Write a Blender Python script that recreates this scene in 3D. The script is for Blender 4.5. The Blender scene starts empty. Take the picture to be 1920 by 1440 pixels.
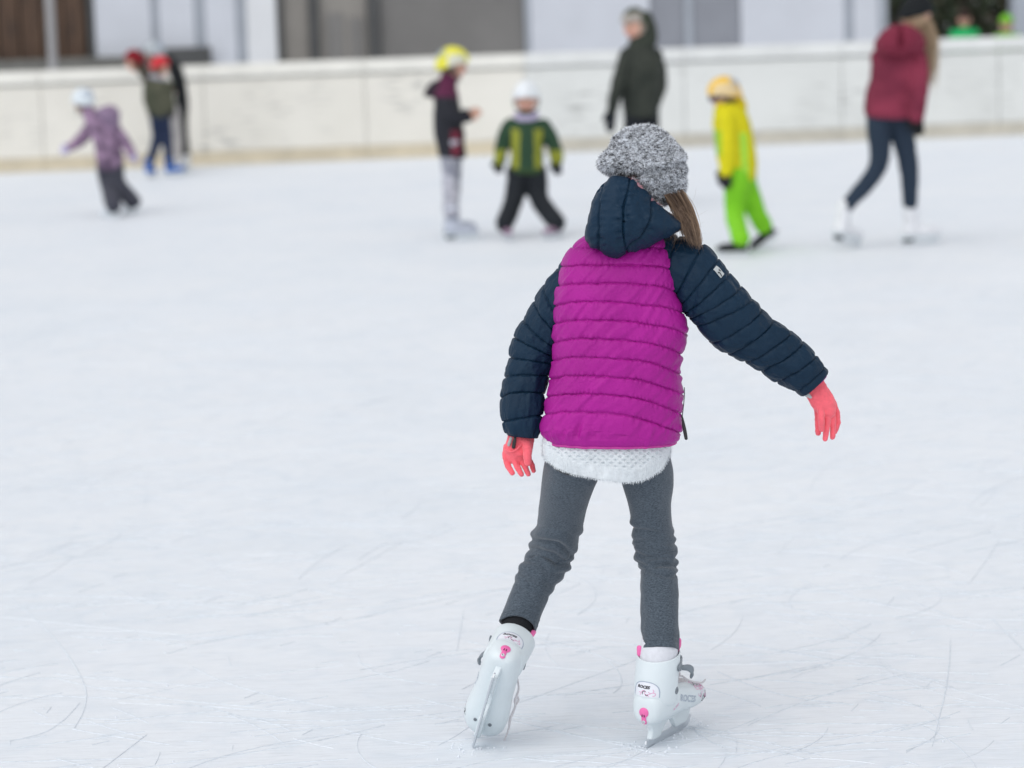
import bpy, math, random
import numpy as np
from mathutils import Matrix, Vector
from mathutils.bvhtree import BVHTree

random.seed(7)
rng = np.random.default_rng(7)
scene = bpy.context.scene
col = scene.collection

# ------------------------------------------------------------------ camera
W0, H0 = 1920.0, 1440.0
FPX = 5333.3                       # 100 mm on a 36 mm wide sensor
CAM = np.array([0.0, 0.0, 1.6])
PITCH = math.atan(704.6 / FPX)
ROLL = math.radians(-1.97)
_F = np.array([0.0, math.cos(PITCH), -math.sin(PITCH)])
_R = np.array([1.0, 0.0, 0.0])
_U = np.array([0.0, math.sin(PITCH), math.cos(PITCH)])
CR = math.cos(ROLL) * _R + math.sin(ROLL) * _U
CU = -math.sin(ROLL) * _R + math.cos(ROLL) * _U
YG = 6.08                          # distance to the girl in front

cam_data = bpy.data.cameras.new("camera")
cam = bpy.data.objects.new("camera", cam_data)
col.objects.link(cam)
cam_data.sensor_width = 36.0
cam_data.lens = 100.0
cam_data.clip_start = 0.1
cam_data.clip_end = 3000.0
M = Matrix.Identity(4)
for i in range(3):
    M[i][0], M[i][1], M[i][2], M[i][3] = CR[i], CU[i], -_F[i], CAM[i]
cam.matrix_world = M
cam_data.dof.use_dof = True
cam_data.dof.focus_distance = 6.0
cam_data.dof.aperture_fstop = 3.2
cam_data.dof.aperture_blades = 9
scene.camera = cam

# ------------------------------------------------------------------ sky, sun, exposure (overcast winter day)
SUN_EL, SUN_AZ = math.radians(58), math.radians(-35)
world = bpy.data.worlds.new("World")
scene.world = world
world.use_nodes = True
nt = world.node_tree
for n in list(nt.nodes):
    nt.nodes.remove(n)
sky = nt.nodes.new("ShaderNodeTexSky")
sky.sky_type = 'NISHITA'
sky.sun_disc = False
sky.sun_elevation = SUN_EL
sky.sun_rotation = SUN_AZ
sky.air_density = 1.0
sky.dust_density = 1.2
sky.ozone_density = 1.0
hsv = nt.nodes.new("ShaderNodeHueSaturation")      # cloud cover: the blue is veiled
hsv.inputs["Saturation"].default_value = 0.14
bg = nt.nodes.new("ShaderNodeBackground")
bg.inputs["Strength"].default_value = 0.15
wo = nt.nodes.new("ShaderNodeOutputWorld")
nt.links.new(sky.outputs[0], hsv.inputs["Color"])
nt.links.new(hsv.outputs[0], bg.inputs["Color"])
nt.links.new(bg.outputs[0], wo.inputs["Surface"])

sun_data = bpy.data.lights.new("sun", 'SUN')
sun_data.energy = 0.6
sun_data.angle = math.radians(80)
sun_data.color = (1.0, 0.97, 0.93)
sun = bpy.data.objects.new("sun", sun_data)
col.objects.link(sun)
_sd = Vector((math.sin(SUN_AZ) * math.cos(SUN_EL), math.cos(SUN_AZ) * math.cos(SUN_EL) * -1.0, math.sin(SUN_EL)))
sun.rotation_euler = _sd.to_track_quat('Z', 'Y').to_euler()
sky.sun_rotation = math.atan2(_sd.x, _sd.y)

vs = scene.view_settings
vs.view_transform = 'Standard'
vs.look = 'None'
vs.exposure = 0.36
vs.gamma = 1.0
vs.use_curve_mapping = False
scene.cycles.use_denoising = True
scene.cycles.denoising_input_passes = 'RGB_ALBEDO_NORMAL'
scene.cycles.max_bounces = 6
scene.cycles.sample_clamp_indirect = 6.0

# ------------------------------------------------------------------ helpers: places
def ray(px, py):
    return _F * FPX + CR * (px - W0 / 2) - CU * (py - H0 / 2)

def at(px, py, Y):
    d = ray(px, py)
    return CAM + d * ((Y - CAM[1]) / d[1])

def gnd(px, py, z=0.0):
    d = ray(px, py)
    return CAM + d * ((z - CAM[2]) / d[2])

def P(px, py, dy=0.0):
    return at(px, py, YG + dy)

def nrm(v):
    v = np.asarray(v, float)
    return v / (np.linalg.norm(v, axis=-1, keepdims=True) + 1e-12)

# ------------------------------------------------------------------ helpers: noise
def _hash(i, j, k):
    n = (i * 374761393 + j * 668265263 + k * 1274126177) & 0xFFFFFFFF
    n = ((n ^ (n >> 13)) * 1274126177) & 0xFFFFFFFF
    return ((n ^ (n >> 16)) & 0xFFFF) / 65535.0

def vnoise(p):
    p = np.asarray(p, float) + 500.0
    i = np.floor(p).astype(np.int64)
    f = p - i
    f = f * f * (3 - 2 * f)
    r = 0
    for a in (0, 1):
        for b in (0, 1):
            for c in (0, 1):
                w = (f[:, 0] if a else 1 - f[:, 0]) * (f[:, 1] if b else 1 - f[:, 1]) * (f[:, 2] if c else 1 - f[:, 2])
                r = r + w * _hash(i[:, 0] + a, i[:, 1] + b, i[:, 2] + c)
    return r * 2 - 1

def fbm(p, o=3):
    r, a = 0, 1.0
    for _ in range(o):
        r = r + a * vnoise(p)
        p = p * 2.03 + 11.3
        a *= 0.5
    return r

# ------------------------------------------------------------------ helpers: curves and meshes
def cr(pts, n):
    """Catmull-Rom through the rows of pts, n samples."""
    pts = np.asarray(pts, float)
    if pts.ndim == 1:
        pts = pts[:, None]
    m = len(pts)
    t = np.linspace(0, m - 1, n)
    i = np.clip(np.floor(t).astype(int), 0, m - 2)
    f = (t - i)[:, None]
    g = lambda k: pts[np.clip(k, 0, m - 1)]
    a, b, c, d = g(i - 1), g(i), g(i + 1), g(i + 2)
    r = 0.5 * ((2 * b) + (c - a) * f + (2 * a - 5 * b + 4 * c - d) * f ** 2 + (3 * b - a - 3 * c + d) * f ** 3)
    return r

def build(name, V, F, mat, parent=None, cols=None, smooth=True):
    V = np.asarray(V, np.float32)
    me = bpy.data.meshes.new(name)
    if isinstance(F, np.ndarray):
        nf, k = F.shape
        me.vertices.add(len(V))
        me.vertices.foreach_set("co", V.ravel())
        me.loops.add(nf * k)
        me.loops.foreach_set("vertex_index", F.astype(np.int32).ravel())
        me.polygons.add(nf)
        me.polygons.foreach_set("loop_start", np.arange(0, nf * k, k, dtype=np.int32))
        me.polygons.foreach_set("loop_total", np.full(nf, k, np.int32))
        me.update(calc_edges=True)
        me.validate()
    else:
        me.from_pydata([tuple(map(float, v)) for v in V], [], [tuple(map(int, f)) for f in F])
        me.update()
    me.polygons.foreach_set("use_smooth", np.full(len(me.polygons), smooth, bool))
    if cols is not None:
        set_cols(me, cols)
    for mm in (mat if isinstance(mat, (list, tuple)) else [mat]):
        me.materials.append(mm)
    o = bpy.data.objects.new(name, me)
    col.objects.link(o)
    if parent is not None:
        o.parent = parent
        o.matrix_parent_inverse = parent.matrix_world.inverted()
    return o

def set_cols(me, cols):
    a = me.color_attributes.new("Col", 'FLOAT_COLOR', 'POINT')
    c = np.ones((len(me.vertices), 4), np.float32)
    c[:, :3] = cols
    a.data.foreach_set("color", c.ravel())

def empty(name, loc, label=None, cat=None, group=None):
    o = bpy.data.objects.new(name, None)
    o.empty_display_size = 0.1
    col.objects.link(o)
    o.location = Vector([float(x) for x in loc])
    o.matrix_world = Matrix.Translation(o.location)
    tag(o, label, cat, group)
    return o

def tag(o, label=None, cat=None, group=None, kind=None):
    if label: o["label"] = label
    if cat: o["category"] = cat
    if group: o["group"] = group
    if kind: o["kind"] = kind
    return o

def grid_faces(nr, ns, wrap=True, off=0):
    r = np.arange(nr - 1)[:, None]
    s = np.arange(ns if wrap else ns - 1)[None, :]
    s2 = (s + 1) % ns
    a = r * ns + s; b = r * ns + s2; c = (r + 1) * ns + s2; d = (r + 1) * ns + s
    return np.stack([a, b, c, d], -1).reshape(-1, 4) + off

def grid_normals(G, wrap=True):
    """G (nr, ns, 3) -> unit normals, outward for rings built side*cos + dep*sin going down the path."""
    if wrap:
        ds = np.roll(G, -1, 1) - np.roll(G, 1, 1)
    else:
        ds = np.gradient(G, axis=1)
    dr = np.gradient(G, axis=0)
    n = np.cross(dr, ds)
    n = nrm(n)
    c = G.mean(1, keepdims=True)
    if ((G - c) * n).sum() < 0:
        n = -n
    return n

def join(parts):
    Vs, Fs, o = [], [], 0
    for V, F in parts:
        V = np.asarray(V, float)
        Vs.append(V)
        Fs += [tuple(int(i) + o for i in f) for f in F]
        o += len(V)
    return np.concatenate(Vs), Fs

def box(x0, x1, y0, y1, z0, z1):
    V = [(x0, y0, z0), (x1, y0, z0), (x1, y1, z0), (x0, y1, z0), (x0, y0, z1), (x1, y0, z1), (x1, y1, z1), (x0, y1, z1)]
    F = [(0, 3, 2, 1), (4, 5, 6, 7), (0, 1, 5, 4), (1, 2, 6, 5), (2, 3, 7, 6), (3, 0, 4, 7)]
    return np.array(V, float), F

def keep_hits(V, F, ok):
    """Drop the faces that touch a point which found no surface."""
    return [f for f in F if all(ok[i] for i in f)]

def ring_tube(L, R, ry, n, ns, e=2.0, depth=None, caps=False):
    """Closed tube whose rings span L..R (3D points); ry = half depth. Returns grid (n, ns, 3) and angle, path parameter."""
    L = cr(L, n); R = cr(R, n)
    ry = cr(ry, n)[:, 0]
    C = (L + R) / 2
    S = (R - L) / 2
    T = nrm(np.gradient(C, axis=0))
    D = nrm(np.cross(S, T))
    if depth is not None:
        D = np.repeat(nrm(np.array([depth])), n, 0)
    th = np.linspace(0, 2 * np.pi, ns, endpoint=False)
    ct, st = np.cos(th), np.sin(th)
    cx = np.sign(ct) * np.abs(ct) ** (2 / e)
    sx = np.sign(st) * np.abs(st) ** (2 / e)
    G = C[:, None] + S[:, None] * cx[None, :, None] + D[:, None] * (ry[:, None] * sx[None, :])[..., None]
    return G, th

def limb(pts, rad, ns=14, flat=1.0, side=None, per=5, capn=4):
    """Closed tapered limb through pts with round ends; flat squeezes across `side`."""
    pts = np.asarray(pts, float)
    n = (len(pts) - 1) * per + 1
    C = cr(pts, n)
    r = cr(rad, n)[:, 0]
    T = nrm(np.gradient(C, axis=0))
    ref = np.array([1.0, 0.03, 0.02]) if side is None else np.asarray(side, float)
    S = nrm(ref[None] - (T @ ref)[:, None] * T)
    D = np.cross(S, T)
    a = np.linspace(0, np.pi / 2, capn + 1)[1:]
    C = np.concatenate([[C[0] - T[0] * r[0] * math.sin(x) for x in a[::-1]], C, [C[-1] + T[-1] * r[-1] * math.sin(x) for x in a]])
    S = np.concatenate([[S[0]] * capn, S, [S[-1]] * capn])
    D = np.concatenate([[D[0]] * capn, D, [D[-1]] * capn])
    rr = np.concatenate([[r[0] * max(math.cos(x), 0.02) for x in a[::-1]], r, [r[-1] * max(math.cos(x), 0.02) for x in a]])
    th = np.linspace(0, 2 * np.pi, ns, endpoint=False)
    G = C[:, None] + rr[:, None, None] * (S[:, None] * np.cos(th)[None, :, None] + flat * D[:, None] * np.sin(th)[None, :, None])
    nr = len(C)
    F = [tuple(f) for f in grid_faces(nr, ns)]
    F.append(tuple(range(ns)))
    F.append(tuple(range((nr - 1) * ns, nr * ns))[::-1])
    return G.reshape(-1, 3), F

def capped(G):
    """Faces of a ring grid with both ends closed."""
    nr, ns = G.shape[:2]
    F = [tuple(f) for f in grid_faces(nr, ns)]
    F.append(tuple(range(ns)))
    F.append(tuple(range((nr - 1) * ns, nr * ns))[::-1])
    return G.reshape(-1, 3), F

def ellipsoid(c, ax, nl=14, ns=20):
    """ax: 3 row vectors (half axes)."""
    c = np.asarray(c, float); ax = np.asarray(ax, float)
    la = np.linspace(-np.pi / 2 + 0.03, np.pi / 2 - 0.03, nl)
    th = np.linspace(0, 2 * np.pi, ns, endpoint=False)
    G = np.stack([np.cos(la)[:, None] * np.cos(th), np.cos(la)[:, None] * np.sin(th), np.sin(la)[:, None] * np.ones(ns)], -1)
    return capped(c + G @ ax)

def remesh(name, parts, voxel, mat, parent=None, smooth=4, colf=None, disp=None):
    V, F = join(parts)
    me = bpy.data.meshes.new("tmp")
    me.from_pydata([tuple(map(float, v)) for v in V], [], F)
    me.update()
    o = bpy.data.objects.new("tmp", me)
    col.objects.link(o)
    m = o.modifiers.new("r", 'REMESH')
    m.mode = 'VOXEL'
    m.voxel_size = voxel
    if smooth:
        s = o.modifiers.new("s", 'SMOOTH')
        s.factor = 0.5
        s.iterations = smooth
    dg = bpy.context.evaluated_depsgraph_get()
    nm = bpy.data.meshes.new_from_object(o.evaluated_get(dg))
    bpy.data.objects.remove(o)
    bpy.data.meshes.remove(me)
    nm.name = name
    n = len(nm.vertices)
    co = np.empty(n * 3, np.float32)
    nm.vertices.foreach_get("co", co)
    co = co.reshape(-1, 3).astype(float)
    if disp is not None:
        no = np.empty(n * 3, np.float32)
        nm.vertex_normals.foreach_get("vector", no)
        co = co + no.reshape(-1, 3) * disp(co)[:, None]
        nm.vertices.foreach_set("co", co.astype(np.float32).ravel())
        nm.update()
    nm.polygons.foreach_set("use_smooth", np.ones(len(nm.polygons), bool))
    if colf is not None:
        set_cols(nm, colf(co))
    nm.materials.clear()
    nm.materials.append(mat)
    ob = bpy.data.objects.new(name, nm)
    col.objects.link(ob)
    if parent is not None:
        ob.parent = parent
        ob.matrix_parent_inverse = parent.matrix_world.inverted()
    return ob

def fibres(name, base, dirs, length, width, cols, mat, parent, droop=0.3):
    """Short tapering hairs as three-triangle blades."""
    n = len(base)
    dirs = nrm(dirs)
    side = nrm(np.cross(dirs, rng.normal(size=(n, 3)))) * np.asarray(width).reshape(-1, 1)
    L = np.asarray(length).reshape(-1, 1)
    bend = rng.normal(size=(n, 3)) * 0.25 * L + np.array([0, 0, -droop]) * L
    m = base + dirs * L * 0.55 + bend * 0.3
    t = base + dirs * L + bend
    V = np.stack([base - side, base + side, m - side * 0.8, m + side * 0.8, t], 1).reshape(-1, 3)
    i = np.arange(n)[:, None] * 5
    F = np.concatenate([i + [0, 1, 3], i + [0, 3, 2], i + [2, 3, 4]], 1).reshape(-1, 3)
    return build(name, V, F, mat, parent, np.repeat(cols, 5, 0), smooth=False)

def strands(name, paths, rad, cols, mat, parent):
    """paths (n, k, 3): three-sided tapering hairs."""
    n, k = paths.shape[:2]
    T = nrm(np.gradient(paths, axis=1))
    S = nrm(np.cross(T, np.array([0.2, 1.0, 0.1])))
    D = np.cross(T, S)
    tp = np.linspace(1, 0.35, k)[None, :, None]
    r = np.asarray(rad).reshape(-1, 1, 1) * tp
    th = np.array([0, 2.094, 4.189])
    G = paths[:, :, None] + r[..., None] * (S[:, :, None] * np.cos(th)[None, None, :, None] + D[:, :, None] * np.sin(th)[None, None, :, None])
    V = G.reshape(-1, 3)
    f1 = grid_faces(k, 3)
    F = (np.arange(n)[:, None, None] * (k * 3) + f1[None]).reshape(-1, 4)
    return build(name, V, F, mat, parent, np.repeat(cols, k * 3, 0))

# ------------------------------------------------------------------ helpers: materials
def principled(name, color, rough=0.6, spec=0.4):
    m = bpy.data.materials.new(name)
    m.use_nodes = True
    t = m.node_tree
    b = t.nodes["Principled BSDF"]
    b.inputs["Base Color"].default_value = (*color, 1)
    b.inputs["Roughness"].default_value = rough
    b.inputs["Specular IOR Level"].default_value = spec
    return m, t, b

def N(t, kind, **kw):
    n = t.nodes.new(kind)
    for k, v in kw.items():
        if k in n.inputs:
            n.inputs[k].default_value = v
        else:
            setattr(n, k, v)
    return n

def coords(t, kind="Object", scale=(1, 1, 1)):
    c = N(t, "ShaderNodeTexCoord")
    mp = N(t, "ShaderNodeMapping")
    mp.inputs["Scale"].default_value = scale
    t.links.new(c.outputs[kind], mp.inputs["Vector"])
    return mp.outputs["Vector"]

def mixrgb(t, fac, a, b, mode='MIX'):
    m = N(t, "ShaderNodeMix", data_type='RGBA', blend_type=mode)
    for sock, v in ((m.inputs[0], fac), (m.inputs[6], a), (m.inputs[7], b)):
        if hasattr(v, "is_linked"):
            t.links.new(v, sock)
        elif sock.type == 'RGBA':
            sock.default_value = (*v, 1)
        else:
            sock.default_value = v
    return m.outputs[2]

def ramp(t, src, stops):
    r = N(t, "ShaderNodeValToRGB")
    e = r.color_ramp.elements
    while len(e) < len(stops):
        e.new(0.5)
    for q, (p, c) in zip(e, stops):
        q.position = p
        q.color = (*(c if hasattr(c, "__len__") else (c, c, c)), 1)
    t.links.new(src, r.inputs[0])
    return r.outputs[0]

def bump(t, b, h, strength=0.3, dist=0.002):
    n = N(t, "ShaderNodeBump", Strength=strength, Distance=dist)
    t.links.new(h, n.inputs["Height"])
    t.links.new(n.outputs[0], b.inputs["Normal"])
    return n

def speckled(name, color, var=0.15, scale=60, rough=0.7, spec=0.3, bmp=0.0, bscale=300, dist=0.001, sheen=0.0, attr=False):
    """General surface: colour (or the Col attribute) with fine brightness variation and relief."""
    m, t, b = principled(name, color, rough, spec)
    v = coords(t)
    n = N(t, "ShaderNodeTexNoise", Scale=scale, Detail=4.0)
    t.links.new(v, n.inputs["Vector"])
    k = ramp(t, n.outputs["Fac"], [(0.3, 1 - var), (0.7, 1 + var)])
    if attr:
        a = N(t, "ShaderNodeAttribute", attribute_name="Col")
        src = a.outputs["Color"]
    else:
        src = color
    t.links.new(mixrgb(t, 1.0, src, k, 'MULTIPLY'), b.inputs["Base Color"])
    if bmp:
        n2 = N(t, "ShaderNodeTexNoise", Scale=bscale, Detail=3.0)
        t.links.new(v, n2.inputs["Vector"])
        bump(t, b, n2.outputs["Fac"], bmp, dist)
    if sheen:
        b.inputs["Sheen Weight"].default_value = sheen
        b.inputs["Sheen Roughness"].default_value = 0.5
    return m

# ------------------------------------------------------------------ setting: ground and ice
def ice_material():
    m, t, b = principled("ice", (0.8, 0.83, 0.87), 0.5, 0.3)
    c = N(t, "ShaderNodeTexCoord").outputs["Object"]
    def noise(scale, sx=1, sy=1, rot=0.0, detail=4.0, dist=0.0):
        mp = N(t, "ShaderNodeMapping")
        mp.inputs["Scale"].default_value = (sx, sy, 1)
        mp.inputs["Rotation"].default_value = (0, 0, rot)
        t.links.new(c, mp.inputs["Vector"])
        n = N(t, "ShaderNodeTexNoise", Scale=scale, Detail=detail, Distortion=dist)
        t.links.new(mp.outputs[0], n.inputs["Vector"])
        return n.outputs["Fac"]
    def math_(op, a, bb):
        q = N(t, "ShaderNodeMath", operation=op)
        for s, v in ((q.inputs[0], a), (q.inputs[1], bb)):
            if hasattr(v, "is_linked"): t.links.new(v, s)
            else: s.default_value = v
        return q.outputs[0]
    # broad patches of scraped snow and bare bluish ice
    base = ramp(t, noise(0.9, 1, 1, 0, 6.0, 0.6), [(0.32, (0.768, 0.812, 0.862)), (0.50, (0.795, 0.832, 0.877)), (0.68, (0.815, 0.845, 0.882))])
    blot = ramp(t, noise(7.0, 1.0, 1.0, 0.2, 6.0, 1.2), [(0.32, (0.945, 0.96, 0.972)), (0.50, (1, 1, 1)), (0.72, (1.018, 1.012, 1.004))])
    colr = mixrgb(t, 1.0, base, blot, 'MULTIPLY')
    # fine scraping in crossing directions
    fine = None
    for sx, sy, rot in ((11, 190, 0.15), (10, 160, -0.6), (12, 175, 0.95)):
        f = noise(1.0, sx, sy, rot, 5.0, 1.4)
        fine = f if fine is None else math_('ADD', fine, f)
    finek = ramp(t, math_('DIVIDE', fine, 3.0), [(0.34, 0.80), (0.45, 0.95), (0.54, 1.0), (0.66, 1.06)])
    colr = mixrgb(t, 1.0, colr, finek, 'MULTIPLY')
    # sparse dirt specks
    vo = N(t, "ShaderNodeTexVoronoi", Scale=3.3)
    t.links.new(c, vo.inputs["Vector"])
    sp = ramp(t, vo.outputs["Distance"], [(0.010, 1.0), (0.022, 0.0)])
    colr = mixrgb(t, math_('MULTIPLY', sp, 0.35), colr, (0.35, 0.37, 0.40))
    t.links.new(colr, b.inputs["Base Color"])
    h = fine
    bump(t, b, h, 0.3, 0.003)
    t.links.new(ramp(t, noise(3.0, 1, 1, 0, 4.0), [(0.35, 0.50), (0.6, 0.60)]), b.inputs["Roughness"])
    b.inputs["Subsurface Weight"].default_value = 0.0
    return m

MAT_ICE = ice_material()
BL, BR = gnd(0, 325), gnd(1920, 253)                 # foot line of the boards
bdir = nrm(BR - BL)
bnor = np.array([-bdir[1], bdir[0], 0.0])            # away from the rink
def bp(s, off, z):
    """Point s metres along the boards, off metres behind their face, at height z."""
    return BL + bdir * s + bnor * off + np.array([0, 0, z])

gm = speckled("packed_snow_ground", (0.55, 0.56, 0.58), 0.12, 3, 0.9, 0.2, 0.4, 40, 0.02)
V = [(-900, -900, -0.06), (900, -900, -0.06), (900, 900, -0.06), (-900, 900, -0.06)]
tag(build("ground", V, [(0, 1, 2, 3)], gm, smooth=False), kind="structure")
q = [bp(-22, 0.05, 0), bp(36, 0.05, 0), np.array([30.0, -18, 0]), np.array([-30.0, -18, 0])]
ice = tag(build("ice", q[::-1], [(0, 1, 2, 3)], MAT_ICE, smooth=False), kind="structure")

# skate traces: shallow cuts and ridges of ice shavings lying on the sheet
def ribbon(pts, w, z=0.0012):
    pts = np.asarray(pts, float)
    T = nrm(np.gradient(pts[:, :2], axis=0))
    S = np.stack([-T[:, 1], T[:, 0]], -1)
    tp = np.sin(np.linspace(0.12, np.pi - 0.12, len(pts))) ** 0.6
    ww = w * tp * (0.6 + 0.4 * rng.random(len(pts)))
    zz = np.full((len(pts), 1), z)
    a = np.concatenate([pts[:, :2] - S * ww[:, None], zz - 0.001], 1)
    c = np.concatenate([pts[:, :2], zz + 0.0008], 1)
    b = np.concatenate([pts[:, :2] + S * ww[:, None], zz - 0.001], 1)
    n = len(pts)
    V = np.concatenate([a, c, b])
    F = [(i, n + i, n + i + 1, i + 1) for i in range(n - 1)] + [(n + i, 2 * n + i, 2 * n + i + 1, n + i + 1) for i in range(n - 1)]
    return V, F
def trace(pix, w, n=40):
    g = [gnd(*p) for p in pix]
    return ribbon(cr(g, n), w)
dark, light = [], []
dark.append(trace([(1300, 1364), (1312, 1378), (1345, 1396), (1395, 1405), (1450, 1410), (1510, 1411)], 0.0035))
dark.append(trace([(18, 1120), (60, 1155), (100, 1195), (135, 1240), (160, 1290), (158, 1330), (140, 1365)], 0.0022))
dark.append(trace([(150, 1318), (120, 1350), (80, 1375), (20, 1390)], 0.002))
dark.append(trace([(1782, 1200), (1780, 1245), (1772, 1300), (1760, 1350), (1748, 1400)], 0.0022))
dark.append(trace([(1860, 1160), (1890, 1190), (1918, 1218)], 0.0022))
dark.append(trace([(1345, 1260), (1420, 1290), (1500, 1310), (1600, 1322)], 0.0022))
dark.append(trace([(1140, 1240), (1160, 1260), (1165, 1285), (1150, 1300)], 0.0025))
dark.append(trace([(300, 1320), (380, 1325), (460, 1345), (520, 1352)], 0.003))
for k in range(2200):
    y = 4.2 + rng.random() ** 1.4 * 12
    x = (rng.random() - 0.5) * (0.5 + y * 0.42)
    a = rng.normal() * 0.7 + (np.pi if rng.random() < 0.5 else 0)
    L = 0.05 + rng.random() ** 3 * 0.75
    kk = rng.normal() * 1.3
    s = np.linspace(0, L, 12)
    aa = a + kk * s
    pts = np.stack([x + np.cumsum(np.cos(aa)) * L / 12, y + np.cumsum(np.sin(aa)) * L / 12, 0 * s], -1)
    (dark if k % 8 else light).append(ribbon(pts, (0.0003 + 0.0007 * rng.random() ** 2) * (1 if k % 8 else 0.7), 0.0009))
cutm = speckled("ice_cut", (0.71, 0.765, 0.825), 0.12, 60, 0.5, 0.3)
snm = speckled("ice_shavings", (0.80, 0.842, 0.893), 0.05, 200, 0.7, 0.25, 0.5, 700)
V, F = join(dark); o = build("skate_cuts", V, F, cutm, ice); tag(o, kind="stuff")
V, F = join(light); o = build("shaving_ridges", V, F, snm, ice); tag(o, kind="stuff")
# loose crumbs of snow
cr_parts = []
near_blade = [gnd(1212, 1406), gnd(1260, 1382), gnd(1300, 1360), gnd(886, 1406)]
for k in range(620):
    y = 3.4 + rng.random() ** 1.6 * 6
    x = (rng.random() - 0.5) * (0.4 + y * 0.38)
    if k >= 440:                                        # shavings thrown up beside the blades
        q_ = near_blade[k % 4]; x, y = q_[0] + rng.normal() * 0.03, q_[1] + rng.normal() * 0.03
    r = 0.0012 + 0.0028 * rng.random() ** 3
    cr_parts.append(ellipsoid((x, y, r * 0.4), np.diag([r, r * (0.7 + 0.5 * rng.random()), r * 0.7]), 4, 6))
V, F = join(cr_parts); o = build("snow_crumbs", V, F, snm, ice); tag(o, kind="stuff")

# ------------------------------------------------------------------ boards round the rink
def board_material(name, c0, c1):
    m, t, b = principled(name, c0, 0.55, 0.35)
    v = coords(t)
    n = N(t, "ShaderNodeTexNoise", Scale=1.6, Detail=6.0)
    t.links.new(v, n.inputs["Vector"])
    base = ramp(t, n.outputs["Fac"], [(0.35, c1), (0.62, c0)])
    # black rubber scuffs from sticks and boots: slanted short smears in patches
    v2 = N(t, "ShaderNodeMapping"); v2.inputs["Rotation"].default_value = (0, 0.35, 0); v2.inputs["Scale"].default_value = (3.0, 1, 22)
    tc = N(t, "ShaderNodeTexCoord"); t.links.new(tc.outputs["Object"], v2.inputs["Vector"])
    s = N(t, "ShaderNodeTexNoise", Scale=1.6, Detail=5.0); t.links.new(v2.outputs[0], s.inputs["Vector"])
    sm = ramp(t, s.outputs["Fac"], [(0.52, 0.0), (0.66, 1.0)])
    p = N(t, "ShaderNodeTexNoise", Scale=1.1, Detail=2.0); t.links.new(v, p.inputs["Vector"])
    pm = ramp(t, p.outputs["Fac"], [(0.52, 0.0), (0.68, 0.75)])
    k = mixrgb(t, 1.0, sm, pm, 'MULTIPLY')
    t.links.new(mixrgb(t, k, base, (0.28, 0.28, 0.27)), b.inputs["Base Color"])
    return m
mb1 = board_material("board_cream", (0.775, 0.75, 0.685), (0.735, 0.71, 0.645))
mb2 = board_material("board_grey_white", (0.70, 0.71, 0.69), (0.65, 0.66, 0.64))
mrail1 = speckled("rail_cream", (0.79, 0.775, 0.72), 0.06, 4, 0.5)
mrail2 = speckled("rail_grey_white", (0.70, 0.71, 0.70), 0.06, 4, 0.5)
mkick = speckled("kick_strip_yellowed", (0.60, 0.53, 0.40), 0.10, 5, 0.6)
mkick2 = speckled("kick_strip_greyed", (0.52, 0.49, 0.42), 0.10, 5, 0.6)
mgap = speckled("board_backing", (0.52, 0.52, 0.49), 0.1, 5, 0.8)
boards = empty("rink_boards", bp(0, 0, 0), "long cream-white rink boards with yellowed kick strip behind the skaters", "barrier")
def slab(name, s0, s1, o0, o1, z0, z1, mat, parent, bev=0.0):
    V, F = box(s0, s1, o0, o1, z0, z1)
    V = np.array([bp(v[0], v[1], v[2]) for v in V])
    o = build(name, V, F, mat, parent, smooth=False)
    if bev:
        b = o.modifiers.new("bevel", 'BEVEL'); b.width = bev; b.segments = 2
    return o
def s_of(px, py):
    return float((gnd(px, py) - BL) @ bdir)
seam0 = s_of(84, 322); step = s_of(388, 310) - seam0
BH = 1.10
k0, k1 = -12, 18
for k in range(k0, k1):
    a = seam0 + step * k; b_ = a + step
    g = 0.004
    right = k >= 3
    slab("board_panel", a + g, b_ - g, 0.0, 0.03, 0.152, BH - 0.172, mb2 if right else mb1, boards, 0.004)
    slab("kick_strip", a + g / 2, b_ - g / 2, -0.012, 0.03, 0.0, 0.148, mkick2 if right else mkick, boards, 0.004)
    slab("top_rail", a + g / 3, b_ - g / 3, -0.028, 0.07, BH - 0.145, BH, mrail2 if right else mrail1, boards, 0.012)
    slab("post", a - 0.04, a + 0.04, 0.05, 0.12, 0.0, BH - 0.18, mgap, boards)
slab("backing", seam0 + step * k0, seam0 + step * k1, 0.031, 0.049, 0.002, BH - 0.15, mgap, boards)

# ------------------------------------------------------------------ building behind the rink
BOFF = 8.0
def s_b(px, py=60, off=BOFF):
    """Metres along the facade seen at pixel px (its plane stands off metres behind the boards)."""
    d = ray(px, py)
    p0 = BL + bnor * off
    t = ((p0 - CAM) @ bnor) / (d @ bnor)
    return float((CAM + d * t - BL) @ bdir)
hall = empty("rink_building", bp(s_b(960), BOFF, 0), "low hall with pale metal panels, timber end and grey glazing behind the boards", "building")
mwhite = speckled("panel_lilac_white", (0.64, 0.67, 0.735), 0.04, 2, 0.5, 0.4)
mwhite2 = speckled("panel_white", (0.76, 0.78, 0.81), 0.04, 2, 0.5, 0.4)
mjoint = speckled("panel_joint_blue_grey", (0.40, 0.435, 0.49), 0.06, 4, 0.5)
mgrey = speckled("door_grey", (0.29, 0.305, 0.345), 0.06, 3, 0.5)
mframe = speckled("frame_dark_grey", (0.085, 0.088, 0.09), 0.1, 5, 0.5)
mpane = speckled("pane_grey", (0.19, 0.185, 0.18), 0.12, 1.2, 0.35, 0.5)
mpane2 = speckled("pane_warm_grey", (0.26, 0.245, 0.225), 0.10, 1.2, 0.35, 0.5)
mled = speckled("plinth_concrete", (0.16, 0.16, 0.15), 0.15, 6, 0.8)
mtimber, tt, tb = principled("timber_brown", (0.10, 0.06, 0.042), 0.65, 0.3)
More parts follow.
